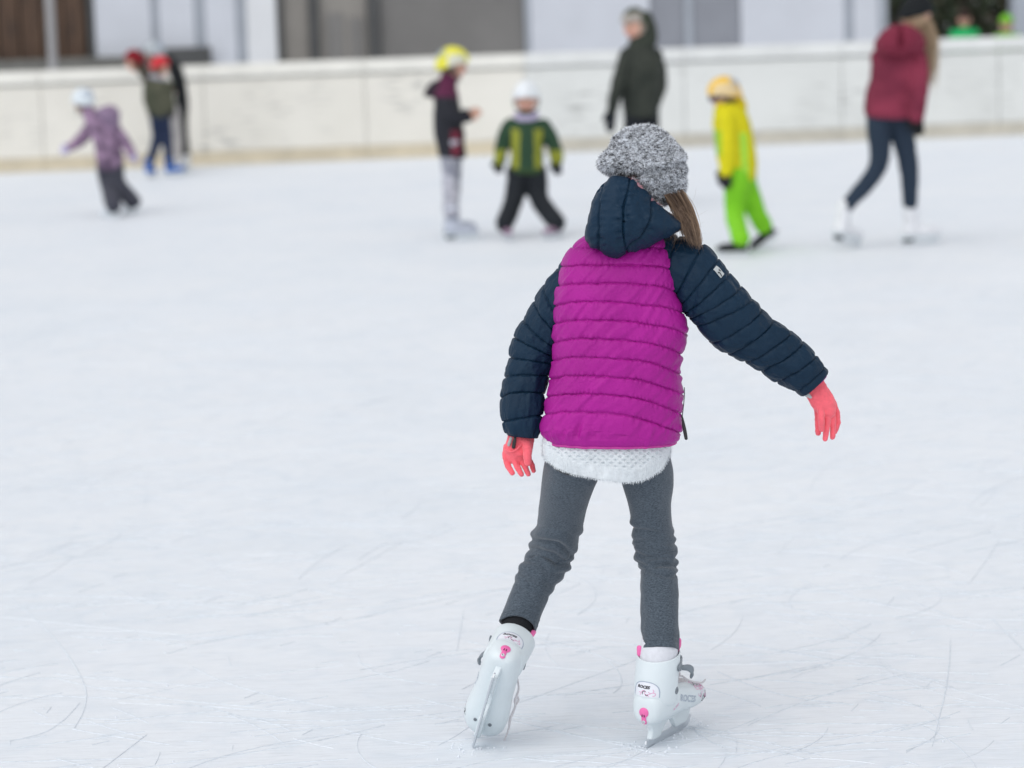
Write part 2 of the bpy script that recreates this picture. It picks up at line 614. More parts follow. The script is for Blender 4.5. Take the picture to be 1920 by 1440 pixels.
wv = coords(tt, "Object", (9, 9, 0.8))
wn = N(tt, "ShaderNodeTexNoise", Scale=3.0, Detail=6.0); tt.links.new(wv, wn.inputs["Vector"])
tt.links.new(ramp(tt, wn.outputs["Fac"], [(0.3, (0.045, 0.032, 0.027)), (0.55, (0.105, 0.064, 0.043)), (0.75, (0.135, 0.085, 0.058))]), tb.inputs["Base Color"])
ZT = 4.2
def wallpiece(name, p0, p1, mat, front=0.0, back=0.25, z0=0.0, z1=ZT, parent=hall, bev=0.006):
    return slab(name, s_b(p0), s_b(p1), BOFF + front, BOFF + back, z0, z1, mat, parent, bev)
e = -1000
while e < 160:                                          # timber planks at the left end
    wallpiece("plank", e + 1.5, min(e + 40, 166), mtimber, 0.02 + 0.008 * rng.random(), 0.2)
    e += 41.5
wallpiece("corner_trim", 166, 177, mframe, -0.03, 0.2)
for a, b_ in ((178, 285), (299, 366), (386, 444)):
    wallpiece("wall_panel", a, b_, mwhite)
wallpiece("wall_panel", 463, 519, mwhite2)
for a, b_ in ((286, 298), (367, 385), (445, 462)):
    wallpiece("panel_joint", a, b_, mjoint, 0.03)
wallpiece("window_frame", 520, 530, mframe, -0.02)
for a, b_, mm in ((531, 579, mpane2), (599, 690, mpane2), (713, 984, mpane)):
    w = wallpiece("window", a, b_, mm, 0.08, 0.2, 0.95, 3.0)
    wallpiece("lintel", a, b_, mwhite, 0.0, 0.25, 3.003, ZT)
    wallpiece("apron", a, b_, mled, 0.04, 0.25, 0.0, 0.947)
for a, b_ in ((580, 598), (691, 712)):
    wallpiece("mullion", a, b_, mframe, -0.03)
# shapes seen through the panes: a counter front and curtain standing inside
wallpiece("inner_blind", 612, 645, mpane, 0.062, 0.078, 0.96, 1.62)
wallpiece("inner_blind", 655, 682, mpane, 0.062, 0.078, 0.96, 1.55)
wallpiece("window_frame", 985, 994, mjoint, -0.02)
wallpiece("wall_panel", 995, 1219, mwhite)
for a, b_ in ((1220, 1284), (1301, 1389)):
    d_ = wallpiece("door", a, b_, mgrey, 0.06, 0.2, 0.0, 2.6)
    wallpiece("lintel", a, b_, mwhite, 0.0, 0.25, 2.603, ZT)
wallpiece("door_post", 1285, 1300, mjoint, 0.02)
for a, b_ in ((1390, 1584), (1601, 1648)):
    wallpiece("wall_panel", a, b_, mwhite)
wallpiece("panel_joint", 1585, 1600, mjoint, 0.03)
wallpiece("opening_jamb", 1649, 1664, mjoint, -0.02)
wallpiece("opening_jamb", 1900, 1932, mjoint, -0.02, 0.25)
slab("roof", s_b(-1010), s_b(1668), BOFF - 0.5, BOFF + 6, ZT + 0.003, ZT + 0.25, mframe, hall, 0.01)
slab("plinth", s_b(-1000), s_b(262), BOFF - 0.35, BOFF - 0.08, 0.0, 1.13, mled, hall, 0.02)
slab("plinth", s_b(263), s_b(395), BOFF - 0.2, BOFF - 0.08, 0.0, 1.22, mframe, hall, 0.02)

post = empty("post", bp(s_b(96, 60, 5.5), 5.5, 0), "slim grey steel post in front of the brown timber wall", "post")
s5 = s_b(96, 60, 5.5)
V, F = limb([bp(s5, 5.5, 0.0), bp(s5, 5.5, 2.0), bp(s5, 5.5, 4.0)], [0.058] * 3, 14)
mpost = speckled("post_grey", (0.36, 0.36, 0.37), 0.05, 5, 0.5)
build("shaft", V, F, mpost, post)
slab("base_plate", s5 - 0.12, s5 + 0.12, 5.38, 5.62, -0.05, -0.035, mpost, post, 0.003)

# dark evergreen hedge seen through the opening at the right
hp = bp(s_b(1790), BOFF + 2.8, 0)
hedge = empty("hedge", hp, "dark evergreen hedge seen through the opening in the building", "hedge")
n = 30000
sx = s_b(1672) + rng.random(n) * (s_b(2200) - s_b(1672))
oz = 0.1 + rng.random(n) * 3.8
off = BOFF + 2.5 + rng.random(n) ** 1.3 * 1.5 + 0.25 * fbm(np.stack([sx * 1.2, oz * 1.2, 0 * oz], -1), 2)
c = BL + np.outer(sx, bdir) + np.outer(off, bnor) + np.outer(oz, [0, 0, 1])
a = nrm(rng.normal(size=(n, 3))); b_ = nrm(np.cross(a, rng.normal(size=(n, 3))))
L = (0.05 + 0.05 * rng.random(n))[:, None]
V = np.stack([c - a * L, c + b_ * L * 0.4, c + a * L, c - b_ * L * 0.4], 1).reshape(-1, 3)
F = np.arange(n * 4).reshape(-1, 4)
tone = 0.6 + 0.8 * rng.random((n, 1))
cc = np.where(rng.random((n, 1)) < 0.25, [[0.11, 0.085, 0.065]], [[0.075, 0.10, 0.058]]) * tone
MAT_LEAF = speckled("hedge_leaf", (0.04, 0.055, 0.03), 0.2, 20, 0.6, 0.3, attr=True)
o = build("foliage", V, F, MAT_LEAF, hedge, np.repeat(cc, 4, 0), smooth=False); tag(o, kind="stuff")
for k in range(6):
    s = s_b(1680) + (s_b(2180) - s_b(1680)) * (k + 0.5) / 6
    pts = [bp(s, BOFF + 3.2, -0.05), bp(s + 0.1, BOFF + 3.2, 1.4), bp(s - 0.05, BOFF + 3.25, 3.4)]
    V, F = limb(pts, [0.06, 0.045, 0.02], 8)
    build("trunk", V, F, mtimber, hedge)
# the back of the hall behind the hedge
slab("rear_wall", s_b(-1000), s_b(1664), BOFF + 5.4, BOFF + 5.6, 0, ZT, mframe, hall)
slab("end_wall", s_b(1650), s_b(1664), BOFF + 0.26, BOFF + 5.39, 0, ZT, mwhite, hall)

# ================================================================== the girl in front
girl = empty("person", gnd(1225, 1392), "girl seen from behind in magenta and navy puffer jacket, gliding on white skates", "person")

def nylon(name, color, rough=0.5, spec=0.22):
    m, t, b = principled(name, color, rough, spec)
    v = coords(t)
    n = N(t, "ShaderNodeTexNoise", Scale=9.0, Detail=5.0); t.links.new(v, n.inputs["Vector"])
    k = ramp(t, n.outputs["Fac"], [(0.3, 0.90), (0.7, 1.08)])
    t.links.new(mixrgb(t, 1.0, color, k, 'MULTIPLY'), b.inputs["Base Color"])
    n2 = N(t, "ShaderNodeTexNoise", Scale=70.0, Detail=5.0, Distortion=1.2); t.links.new(v, n2.inputs["Vector"])
    n3 = N(t, "ShaderNodeTexNoise", Scale=900.0, Detail=1.0); t.links.new(v, n3.inputs["Vector"])
    s = N(t, "ShaderNodeMath", operation='MULTIPLY_ADD'); s.inputs[1].default_value = 0.12
    t.links.new(n3.outputs["Fac"], s.inputs[0]); t.links.new(n2.outputs["Fac"], s.inputs[2])
    bump(t, b, s.outputs[0], 0.6, 0.0035)
    b.inputs["Sheen Weight"].default_value = 0.0
    return m
MAGENTA = nylon("nylon_magenta", (0.375, 0.011, 0.265))
NAVY = nylon("nylon_navy", (0.0045, 0.023, 0.050), 0.52, 0.2)
MAT_TRIM = speckled("hem_binding_pink", (0.50, 0.05, 0.30), 0.08, 40, 0.6)
MAT_BLACKP = speckled("black_plastic", (0.015, 0.016, 0.018), 0.1, 40, 0.4, 0.5)
MAT_STEEL = principled("blade_steel", (0.66, 0.69, 0.72), 0.35, 0.5)[0]
MAT_STEEL.node_tree.nodes["Principled BSDF"].inputs["Metallic"].default_value = 0.9

# ---------------------------------------------------------------- jacket body
def puff(f, sharp=2.6):
    """Flat-topped padding with a tight stitched valley."""
    x = np.abs(2 * f - 1)
    return 1 - 0.40 * x ** sharp - 0.85 * x ** 15

def px_of(V):
    """Picture-plane coordinates of points (used only to lay seams and hems out on a garment while it is cut)."""
    d = V - CAM
    w = d @ _F
    return np.stack([W0 / 2 + FPX * (d @ CR) / w, H0 / 2 - FPX * (d @ CU) / w], -1)

TL = [(1152, 424), (1128, 431), (1104, 441), (1082, 454), (1066, 470), (1055, 494), (1049, 518), (1041, 553), (1038, 593), (1036.5, 633), (1035.5, 673), (1031, 710), (1026, 740), (1019, 783), (1014.5, 803), (1019, 818), (1024, 825)]
TR = [(1224, 424), (1240, 430), (1254, 440), (1262, 455), (1267, 474), (1268, 496), (1268, 520), (1270, 555), (1284, 590), (1287, 626), (1280, 664), (1276, 702), (1279, 732), (1278, 770), (1278, 800), (1274, 818), (1266, 826)]
TDEP = [.05, .062, .075, .086, .096, .105, .11, .115, .118, .12, .12, .12, .12, .122, .122, .118, .112]
TDY = [.02, .018, .014, .01, .006, .002, 0, 0, 0, 0, 0, 0, 0, 0, 0, 0, 0]
Lp = [P(x, y, d) for (x, y), d in zip(TL, TDY)]
Rp = [P(x, y, d) for (x, y), d in zip(TR, TDY)]
NRJ, NSJ = 460, 440
G, th = ring_tube(Lp, Rp, TDEP, NRJ, NSJ, 2.45, depth=(0, 1, 0))
Nn = grid_normals(G)
flat = G.reshape(-1, 3)
pix = px_of(flat)
# quilting lines: px height of line k across the back (u = 0 left edge ... 1 right edge), drooping to the right
us = np.array([0, .12, .28, .45, .62, .78, .9, 1.0])
q1 = np.array([500, 497, 495.5, 496, 497, 499, 503, 509])
q5 = np.array([643, 637, 635, 636, 642, 650, 657, 666])
q9 = np.array([778, 773, 772, 775, 784, 795, 804, 811])
k_of = np.linspace(0, 10, 11)
cosu = np.tile((np.cos(th) + 1) / 2, NRJ)
uu = cosu
y1, y5, y9 = np.interp(uu, us, q1), np.interp(uu, us, q5), np.interp(uu, us, q9)
yy = pix[:, 1]
kq = np.where(yy < y5, 1 + 4 * (yy - y1) / (y5 - y1), 5 + 4 * (yy - y5) / (y9 - y5))
front = np.tile(np.sin(th), NRJ) > 0
kq = kq + 0.045 * vnoise(np.stack([uu * 6, kq * 0.7, front * 3.0], -1)) + 0.014 * vnoise(np.stack([uu * 22, kq * 0.9, front * 3.0], -1))
f = np.mod(kq, 1.0)
last = kq > 9.02
hem = np.clip((828 - yy) / 18, 0, 1)
f = np.where(last, np.clip((kq - 9) / (10.45 - 9), 0.0, 0.92) , f)
arc = uu * 0.62
kid = np.floor(kq)
dq = np.minimum(f, 1 - f)                                # 0 on a stitch line
near = np.exp(-(dq / 0.20) ** 2)
puck = vnoise(np.stack([arc * 120 + kid * 3.3, f * 1.2 + kid * 7.7, front * 5.0], -1)) * 0.0032 * near * np.clip(dq / 0.05, 0, 1)
puck += vnoise(np.stack([arc * 42 + f * 3.0, kid * 5.1, front * 5.0], -1)) * 0.0022
diag = fbm(np.stack([(pix[:, 0] * 0.030 - yy * 0.013), (yy * 0.010), front * 2.0], -1), 3)
wr = 0.0062 * np.exp(-((uu - 0.55) / 0.24) ** 2 - ((yy - 650) / 85) ** 2) * diag
# gathers under the right arm and at the side seam
side = np.exp(-((uu - 1.0) / 0.05) ** 2)
wr2 = 0.003 * side * vnoise(np.stack([yy * 0.11, uu * 4, 0 * yy], -1))
# hem gathers in the last band
gath = 0.0055 * last * np.clip((kq - 9.35) / 0.7, 0, 1) * (vnoise(np.stack([arc * 48 + 0.6 * (kq - 9), kq * 0.5, front * 2.0], -1)))
big = 0.003 * fbm(np.stack([uu * 3.2, yy * 0.011, front * 2.0], -1), 2)
amp = np.clip((yy - 430) / 40, 0.4, 1) * 0.0062
d = amp * (puff(f) - 0.72) + puck + wr + wr2 + gath + big
lowest = np.clip((827 - yy) / 9, 0, 1)
d = d * (0.25 + 0.75 * lowest)
Gd = G + Nn * d.reshape(NRJ, NSJ, 1)
# inner turned-up lining at the hem
innr = [Gd[-1] + (Gd[-1].mean(0) - Gd[-1]) * s + np.array([0, 0, z]) for s, z in ((0.05, 0.001), (0.09, 0.012), (0.12, 0.06))]
Gd = np.concatenate([Gd, np.array(innr)])
V, F = Gd.reshape(-1, 3), grid_faces(len(Gd), NSJ)
jacket = build("jacket", V, F, MAGENTA, girl)

# bound hem edge
ringp = Gd[NRJ - 1]
hp_ = np.concatenate([ringp, ringp[:1]])
c0 = ringp.mean(0)
ns_ = 8
thh = np.linspace(0, 2 * np.pi, ns_, endpoint=False)
outd = nrm((ringp - c0) * [1, 1, 0])
Gt = ringp[:, None] + 0.0028 * (outd[:, None] * np.cos(thh)[None, :, None] + np.array([0, 0, 1.0])[None, None] * np.sin(thh)[None, :, None] * 1.1)
Fh = grid_faces(NSJ, ns_)
a_ = np.arange(ns_); b2 = (a_ + 1) % ns_
Fh = np.concatenate([Fh, np.stack([(NSJ - 1) * ns_ + a_, (NSJ - 1) * ns_ + b2, b2, a_], -1)])
build("hem_binding", Gt.reshape(-1, 3), Fh, MAT_TRIM, jacket)

# ---------------------------------------------------------------- sleeves
def sleeve(L, R, dep, dy, lines, ns, n, amp, name, slant=0.0, seed=0.0, cuff=True):
    Lp = [P(x, y, d) for (x, y), d in zip(L, dy)]
    Rp = [P(x, y, d) for (x, y), d in zip(R, dy)]
    G, th = ring_tube(Lp, Rp, dep, n, ns, 2.15)
    Nn = grid_normals(G)
    ph = cr(lines, n)[:, 0]
    ph = np.repeat(ph[:, None], ns, 1) + slant * np.cos(th)[None]
    T = np.tile(th, (n, 1))
    ph = ph + 0.06 * vnoise(np.stack([np.cos(T) * 1.3 + seed, np.sin(T) * 1.3, ph * 0.8], -1).reshape(-1, 3)).reshape(n, ns)
    f = np.mod(ph, 1.0)
    kid = np.floor(ph)
    dq = np.minimum(f, 1 - f)
    near = np.exp(-(dq / 0.22) ** 2)
    c_, s_ = np.cos(T), np.sin(T)
    puck = 0.0020 * near * np.clip(dq / 0.05, 0, 1) * vnoise(np.stack([c_ * 7 + kid * 3, s_ * 7, f * 1.3 + seed], -1).reshape(-1, 3)).reshape(n, ns)
    wr = 0.0036 * fbm(np.stack([c_ * 2.3 + seed, s_ * 2.3, ph * 1.1], -1).reshape(-1, 3), 3).reshape(n, ns)
    d = amp * (puff(f, 2.4) - 0.7) + puck + wr
    t = np.linspace(0, 1, n)[:, None]
    fade = np.clip((1 - t) / 0.03, 0.15, 1)
    G = G + Nn * (d * fade)[..., None]
    c = G[-1].mean(0)
    tdir = nrm(G[-1].mean(0) - G[-12].mean(0))
    inn = [c + (G[-1] - c) * s + tdir * q for s, q in ((0.95, 0.003), (0.86, -0.001), (0.80, -0.03), (0.78, -0.08))]
    G = np.concatenate([G, np.array(inn)])
    return build(name, G.reshape(-1, 3), grid_faces(len(G), ns), NAVY, jacket), G

RU = [(1246, 432), (1268, 440), (1300, 450), (1334, 470), (1367, 511), (1409, 561), (1428, 580), (1449, 600), (1481, 620), (1504, 640), (1530, 665), (1552, 693)]
RL = [(1236, 520), (1246, 538), (1258, 553), (1268, 566), (1283, 586), (1304, 608), (1329, 640), (1360, 661), (1392, 678), (1424, 694), (1456, 715), (1500, 742)]
sl_r, GR = sleeve(RL, RU, [.050, .056, .060, .063, .064, .062, .060, .058, .056, .053, .050, .040],
                  [.0, -.005, -.01, -.012, -.012, -.01, -.006, 0, .004, .008, .01, .012],
                  [0.2, 0.9, 1.6, 2.5, 4.0, 6.0, 7.0, 8.0, 9.0, 10.0, 11.0, 12.35], 220, 380, 0.0060, "sleeve", 0.0, 1.7)
LL = [(1072, 472), (1051, 496), (1033, 518), (1010, 549), (993, 579), (973, 615), (960, 651), (948, 692), (940.5, 735), (938.5, 765), (941, 796), (950, 813)]
LR_ = [(1130, 540), (1100, 575), (1085, 605), (1072, 632), (1062, 648), (1050, 664), (1042, 680), (1032, 702), (1022, 738), (1020, 765), (1016, 792), (1010, 819)]
sl_l, GL = sleeve(LL, LR_, [.05, .055, .058, .06, .06, .058, .056, .054, .052, .050, .046, .038],
                  [.03, .035, .04, .05, .055, .06, .06, .055, .045, .035, .03, .028],
                  [0.1, 0.9, 1.6, 2.6, 3.5, 4.6, 5.6, 6.7, 7.8, 8.5, 9.2, 9.75], 200, 380, 0.0062, "sleeve", 0.12, 5.2)

# maker's patch on the right upper arm
def decal(name, bvh, pts2, faces, org, ax, ay, dirn, mat, parent, lift=0.0006):
    """Lay a flat cut-out onto a curved surface: 2D points (metres) along ax/ay from org, dropped along dirn."""
    V, ok = [], []
    org = Vector([float(x) for x in org]); dv = Vector([float(x) for x in dirn]).normalized()
    ax = Vector([float(x) for x in ax]); ay = Vector([float(x) for x in ay])
    for p in pts2:
        o = org + ax * float(p[0]) + ay * float(p[1]) - dv * 0.08
        hit = bvh.ray_cast(o, dv, 0.2)
        ok.append(hit[0] is not None and (hit[0] - o).length < 0.16)
        V.append(tuple((hit[0] if hit[0] is not None else o + dv * 0.08) - dv * lift))
    return build(name, np.array(V), keep_hits(V, faces, ok), mat, parent, smooth=False)

def strip2(pts, w):
    """2D ribbon along pts -> points, quads."""
    pts = np.asarray(pts, float)
    T = nrm(np.gradient(pts, axis=0)); S = np.stack([-T[:, 1], T[:, 0]], -1)
    w = np.broadcast_to(np.asarray(w, float), (len(pts),))[:, None]
    n = len(pts)
    return np.concatenate([pts - S * w / 2, pts + S * w / 2]), [(i, i + 1, n + i + 1, n + i) for i in range(n - 1)]

def grid2(w, h, nx=6, ny=4):
    xs, ys = np.linspace(-w / 2, w / 2, nx), np.linspace(-h / 2, h / 2, ny)
    pts = [(x, y) for y in ys for x in xs]
    return np.array(pts), [(j * nx + i, j * nx + i + 1, (j + 1) * nx + i + 1, (j + 1) * nx + i) for j in range(ny - 1) for i in range(nx - 1)]

def bvh_of(o):
    me = o.data
    return BVHTree.FromPolygons([o.matrix_world @ v.co if False else v.co for v in me.vertices], [tuple(p.vertices) for p in me.polygons])

MAT_PATCH = speckled("patch_grey_white", (0.50, 0.53, 0.54), 0.05, 200, 0.7)
bv = bvh_of(sl_r)
po = P(1359, 503, -0.07)
pdir = nrm(np.array([-0.62, 0.66, -0.42]))
pax = nrm(P(1371, 513) - P(1350, 494)); pay = nrm(np.cross(pax, pdir)); pax = nrm(np.cross(pdir, pay))
p2, fc = grid2(0.025, 0.0145, 8, 5)
patch = decal("sleeve_patch", bv, p2, fc, po, pax, pay, pdir, MAT_PATCH, jacket, 0.0014)
sq = [strip2([(-0.004, 0.004), (-0.001, 0.002), (0.002, 0.004)], 0.0022), strip2([(-0.001, -0.004), (0.003, -0.001), (0.008, -0.002), (0.011, -0.004)], 0.0024)]
V2, F2 = join([(np.c_[a, np.zeros(len(a))], f) for a, f in sq])
decal("patch_mark", bv, V2, F2, po, pax, pay, pdir, MAT_BLACKP, jacket, 0.0022)

# zip at the right side with its puller
zp = [P(1283, 727, -0.03), P(1283, 745, -0.032), P(1280.5, 770, -0.034), P(1279, 783, -0.035)]
V, F = limb(zp, [0.0010] * 4, 8); build("side_zip", V, F, MAT_BLACKP, jacket)
zq = [P(1278.5, 779, -0.04), P(1281, 792, -0.042), P(1284, 808, -0.043), P(1286.5, 822, -0.043)]
V, F = limb(zq, [0.0016, 0.0030, 0.0040, 0.0036], 10, 0.6); build("zip_pull", V, F, MAT_BLACKP, jacket)

# ---------------------------------------------------------------- hood lying on the back
def blob(outline, center, dy, tf, tb, e=0.85, nl=150, ns=260, dyf=None):
    """Puffy closed form with the given outline; tf / tb = bulge towards the front of view / behind."""
    o = np.asarray(outline, float)
    o = np.concatenate([o, o[:1]])
    m = len(o) - 1
    op = cr(np.concatenate([o[-3:-1], o, o[1:3]]), (m + 4) * 40 + 1)
    op = op[2 * 40: 2 * 40 + m * 40 + 1]
    seg = np.r_[0, np.cumsum(np.linalg.norm(np.diff(op, axis=0), axis=1))]
    s = np.linspace(0, seg[-1], ns, endpoint=False)
    O = np.stack([np.interp(s, seg, op[:, 0]), np.interp(s, seg, op[:, 1])], -1)
    la = np.linspace(-np.pi / 2 + 0.01, np.pi / 2 - 0.01, nl)
    rr = np.cos(la) ** e
    dz = np.sign(np.sin(la)) * np.abs(np.sin(la)) ** e
    c = np.asarray(center, float)
    px = c + rr[:, None, None] * (O - c)[None]
    dd = dy + np.where(dz < 0, dz * tf, dz * tb)
    G = np.empty((nl, ns, 3))
    for i in range(nl):
        Y = YG + dd[i] + (dyf(px[i]) if dyf is not None else 0)
        dr = _F[None] * FPX + (px[i][:, :1] - W0 / 2) * CR[None] - (px[i][:, 1:] - H0 / 2) * CU[None]
        G[i] = CAM + dr * (Y / dr[:, 1])[:, None]
    return G, px.reshape(-1, 2), np.repeat(dz, ns)

def poly_dist(p, line):
    line = cr(line, 60)
    d = np.full(len(p), 1e9); 
    for a in line:
        d = np.minimum(d, ((p - a) ** 2).sum(1))
    return np.sqrt(d)

HO = [(1156, 330), (1171, 330), (1186, 334), (1200, 349), (1222, 373), (1240, 388), (1254, 400), (1268, 414), (1276, 425), (1268, 434), (1250, 444), (1229, 456), (1206, 467), (1184, 478), (1166, 483), (1147, 482), (1129, 476), (1111, 466), (1101, 453), (1098.5, 440), (1101, 420), (1103, 402), (1106, 388), (1113, 370), (1124, 350), (1140, 336)]
G, pp, dz = blob(HO, (1170, 415), -0.075, 0.075, 0.09, 0.80)
Nn = grid_normals(G)
tocam = dz < 0.15
dl = [poly_dist(pp, l) for l in ([(1128, 345), (1122, 375), (1120, 410), (1119.5, 445), (1122, 470)],
                                 [(1183, 334), (1177, 360), (1170, 385), (1168.5, 408), (1169, 440), (1174, 468), (1178, 480)],
                                 [(1222, 375), (1223, 400), (1213, 428), (1195, 453), (1180, 465), (1176, 474)])]
dm = np.min(dl, 0)
gro = -0.0062 * np.exp(-(dm / 1.9) ** 2) + 0.0035 * (1 - np.exp(-(dm / 14) ** 2)) - 0.002
puckh = 0.0040 * np.exp(-((dm - 7) / 8) ** 2) * vnoise(np.stack([pp[:, 1] * 0.16, pp[:, 0] * 0.05, dz], -1))
wrh = 0.0045 * fbm(np.stack([pp[:, 0] * 0.035 + pp[:, 1] * 0.012, pp[:, 1] * 0.03 - pp[:, 0] * 0.02, dz * 0.7], -1), 3)
G = G + Nn * ((gro + puckh) * tocam + wrh).reshape(G.shape[0], G.shape[1], 1)
V, F = capped(G)
hood = build("hood", V, F, NAVY, jacket)

# ---------------------------------------------------------------- woolly hat
HT = [(1119, 309), (1124, 296), (1137, 283), (1146, 269), (1157, 255), (1169, 245), (1184, 238), (1200, 234.5), (1216, 234), (1232, 238), (1247, 247), (1259, 258), (1270, 272), (1279, 288), (1284.5, 305), (1286.5, 325), (1284.5, 345), (1279, 362), (1267, 373), (1252, 381), (1236, 383), (1222, 374), (1208, 360), (1196, 345), (1185, 334), (1170, 331), (1150, 331), (1133, 325), (1122, 317)]
G, pp, dz = blob(HT, (1212, 305), 0.0, 0.092, 0.10, 0.86, 110, 200)
Nn = grid_normals(G)
dm = poly_dist(pp, [(1180, 333), (1205, 325), (1235, 321), (1262, 313), (1284, 306)])
fold = -0.006 * np.exp(-(dm / 5) ** 2) * (dz < 0.2) + 0.004 * np.exp(-((dm - 13) / 10) ** 2) * (pp[:, 1] < 322) * (dz < 0.2)
lump = 0.0055 * fbm(np.stack([pp[:, 0] * 0.028, pp[:, 1] * 0.028, dz * 1.5], -1), 2)
rows = 0.0018 * vnoise(np.stack([pp[:, 0] * 0.10 + pp[:, 1] * 0.04, pp[:, 1] * 0.18, dz * 6], -1))
G = G + Nn * (fold + lump + rows).reshape(G.shape[0], G.shape[1], 1)
V, F = capped(G)
wool = fbm(np.stack([pp[:, 0] * 0.22 + 0.08 * pp[:, 1], pp[:, 1] * 0.36, dz * 12], -1), 3)
cw = np.clip(0.34 + 0.36 * wool, 0.04, 0.75)[:, None] * np.array([[0.95, 1.0, 1.08]])
MAT_WOOL = speckled("wool_yarn", (0.3, 0.3, 0.32), 0.25, 260, 0.95, 0.1, 0.8, 260, 0.004, attr=True)
hat = build("woolly_hat", V, F, MAT_WOOL, girl, cw)
def scatter(G, nrmls, n, mask=None):
    """n random points on a ring grid -> points, normals, flat grid index."""
    nr, ns = G.shape[:2]
    A = np.linalg.norm(np.cross(np.gradient(G, axis=0), np.roll(G, -1, 1) - G), axis=-1)
    A[-1] = 0
    if mask is not None: A = A * mask
    w = A.ravel() / A.sum()
    idx = rng.choice(nr * ns, n, p=w)
    i, j = idx // ns, idx % ns
    a, b = rng.random((n, 1)), rng.random((n, 1))
    i2 = np.minimum(i + 1, nr - 1); j2 = (j + 1) % ns
    p = (G[i, j] * (1 - a) + G[i2, j] * a) * (1 - b) + (G[i, j2] * (1 - a) + G[i2, j2] * a) * b
    return p, nrmls.reshape(-1, 3)[idx], idx
Nn = grid_normals(G)
nf = 72000
p, no, ix = scatter(G, Nn, nf)
ppx = pp[ix]
cl = fbm(np.c_[ppx[:, 0] * 0.26 + 0.10 * ppx[:, 1], ppx[:, 1] * 0.42, dz[ix] * 12], 2)
wht = (cl + 0.5 * rng.normal(size=nf) * 0.55 > -0.22)
tone = np.where(wht, 0.74 + 0.22 * rng.random(nf), 0.03 + 0.10 * rng.random(nf))
cc = tone[:, None] * np.array([[0.97, 1.0, 1.06]])
tang = nrm(np.cross(no, np.stack([0.4 * rng.normal(size=nf), rng.normal(size=nf), 1.5 + 0 * tone], -1)))
dirs = no * (0.22 + 0.25 * rng.random((nf, 1))) + tang * rng.choice([-1, 1], (nf, 1)) * 0.6 + rng.normal(size=(nf, 3)) * 0.35
MAT_FIB = speckled("loose_fibre", (0.6, 0.6, 0.6), 0.05, 100, 0.9, 0.15, attr=True)
fz = fibres("fuzz", p - no * 0.001, dirs, 0.0035 + 0.0045 * rng.random(nf), 0.00028 + 0.00025 * rng.random(nf), cc, MAT_FIB, hat, 0.1)
tag(fz, kind="stuff")
# the pink label edge peeping out at the nape
MAT_PINKL = speckled("pink_lining", (0.62, 0.30, 0.36), 0.2, 120, 0.9)
nap = [P(1186, 336, -0.085), P(1196, 348, -0.088), P(1208, 362, -0.088), P(1222, 377, -0.083), P(1234, 384.5, -0.07)]
V, F = limb(nap, [0.003, 0.0045, 0.005, 0.0045, 0.003], 10); build("hat_lining", V, F, MAT_PINKL, hat)
n2 = 900
tt_ = rng.random(n2); cp = cr(nap, 200)[(tt_ * 199).astype(int)]
fz = fibres("fuzz", cp + rng.normal(size=(n2, 3)) * 0.002, rng.normal(size=(n2, 3)) + [0, -0.5, 0], 0.005 + 0.004 * rng.random(n2), np.full(n2, 0.0007),
            np.where(rng.random((n2, 1)) < 0.45, [[0.62, 0.33, 0.38]], [[0.5, 0.5, 0.53]]) * (0.6 + 0.6 * rng.random((n2, 1))), MAT_FIB, hat, 0.2)
tag(fz, kind="stuff")

# ---------------------------------------------------------------- hair hanging at the right
MAT_HAIR = speckled("hair", (0.2, 0.12, 0.07), 0.1, 60, 0.42, 0.5, attr=True)
nh = 1500
paths = np.empty((nh, 14, 3))
tcol = np.empty((nh, 3))
for i in range(nh):
    a = rng.random()
    b = rng.normal() * 0.5
    stx = 1244 + 36 * a; sty = 366 - 12 * a
    ex = 1284 + 29 * a ** 0.8 + rng.normal() * 2.5; ey = 436 + 17 * a + rng.normal() * 9
    dd0 = -0.045 + 0.03 * a + rng.normal() * 0.012
    dd1 = -0.068 + 0.03 * a + rng.normal() * 0.012
    bulge = 4 + 5 * a + rng.normal() * 3.0
    ctrl = [P(stx, sty, dd0), P(stx + (ex - stx) * 0.35 + bulge * 0.5, sty + (ey - sty) * 0.35, dd0 - 0.006), P(stx + (ex - stx) * 0.7 + bulge * 0.4, sty + (ey - sty) * 0.7, dd1 - 0.004), P(ex, ey, dd1)]
    paths[i] = cr(ctrl, 14)
    lt = np.clip(0.12 + 0.55 * a ** 2 + 0.8 * vnoise(np.array([[a * 14, 0.3, b * 0.5]]))[0] + 0.15 * rng.normal(), 0, 1)
    tcol[i] = np.array([0.11, 0.068, 0.046]) * (1 - lt) + np.array([0.46, 0.31, 0.20]) * lt
for i in range(170):                                      # flyaway hairs
    a = rng.random()
    s0 = (1255 + 25 * a, 385 + rng.random() * 40)
    ang = rng.normal() * 0.7 + 1.2
    L = 20 + 40 * rng.random()
    k = rng.normal() * 0.8
    e1 = (s0[0] + L * 0.5 * math.cos(ang), s0[1] + L * 0.5 * math.sin(ang)); e2 = (e1[0] + L * 0.5 * math.cos(ang + k), e1[1] + L * 0.5 * math.sin(ang + k))
    d0 = -0.07 - 0.03 * rng.random()
    paths[i] = cr([P(*s0, d0), P(*e1, d0 - 0.004), P(*e2, d0)], 14)
rad = 0.00035 + 0.0004 * rng.random(nh); rad[:170] = 0.00020
strands("hair", paths, rad, tcol, MAT_HAIR, girl)

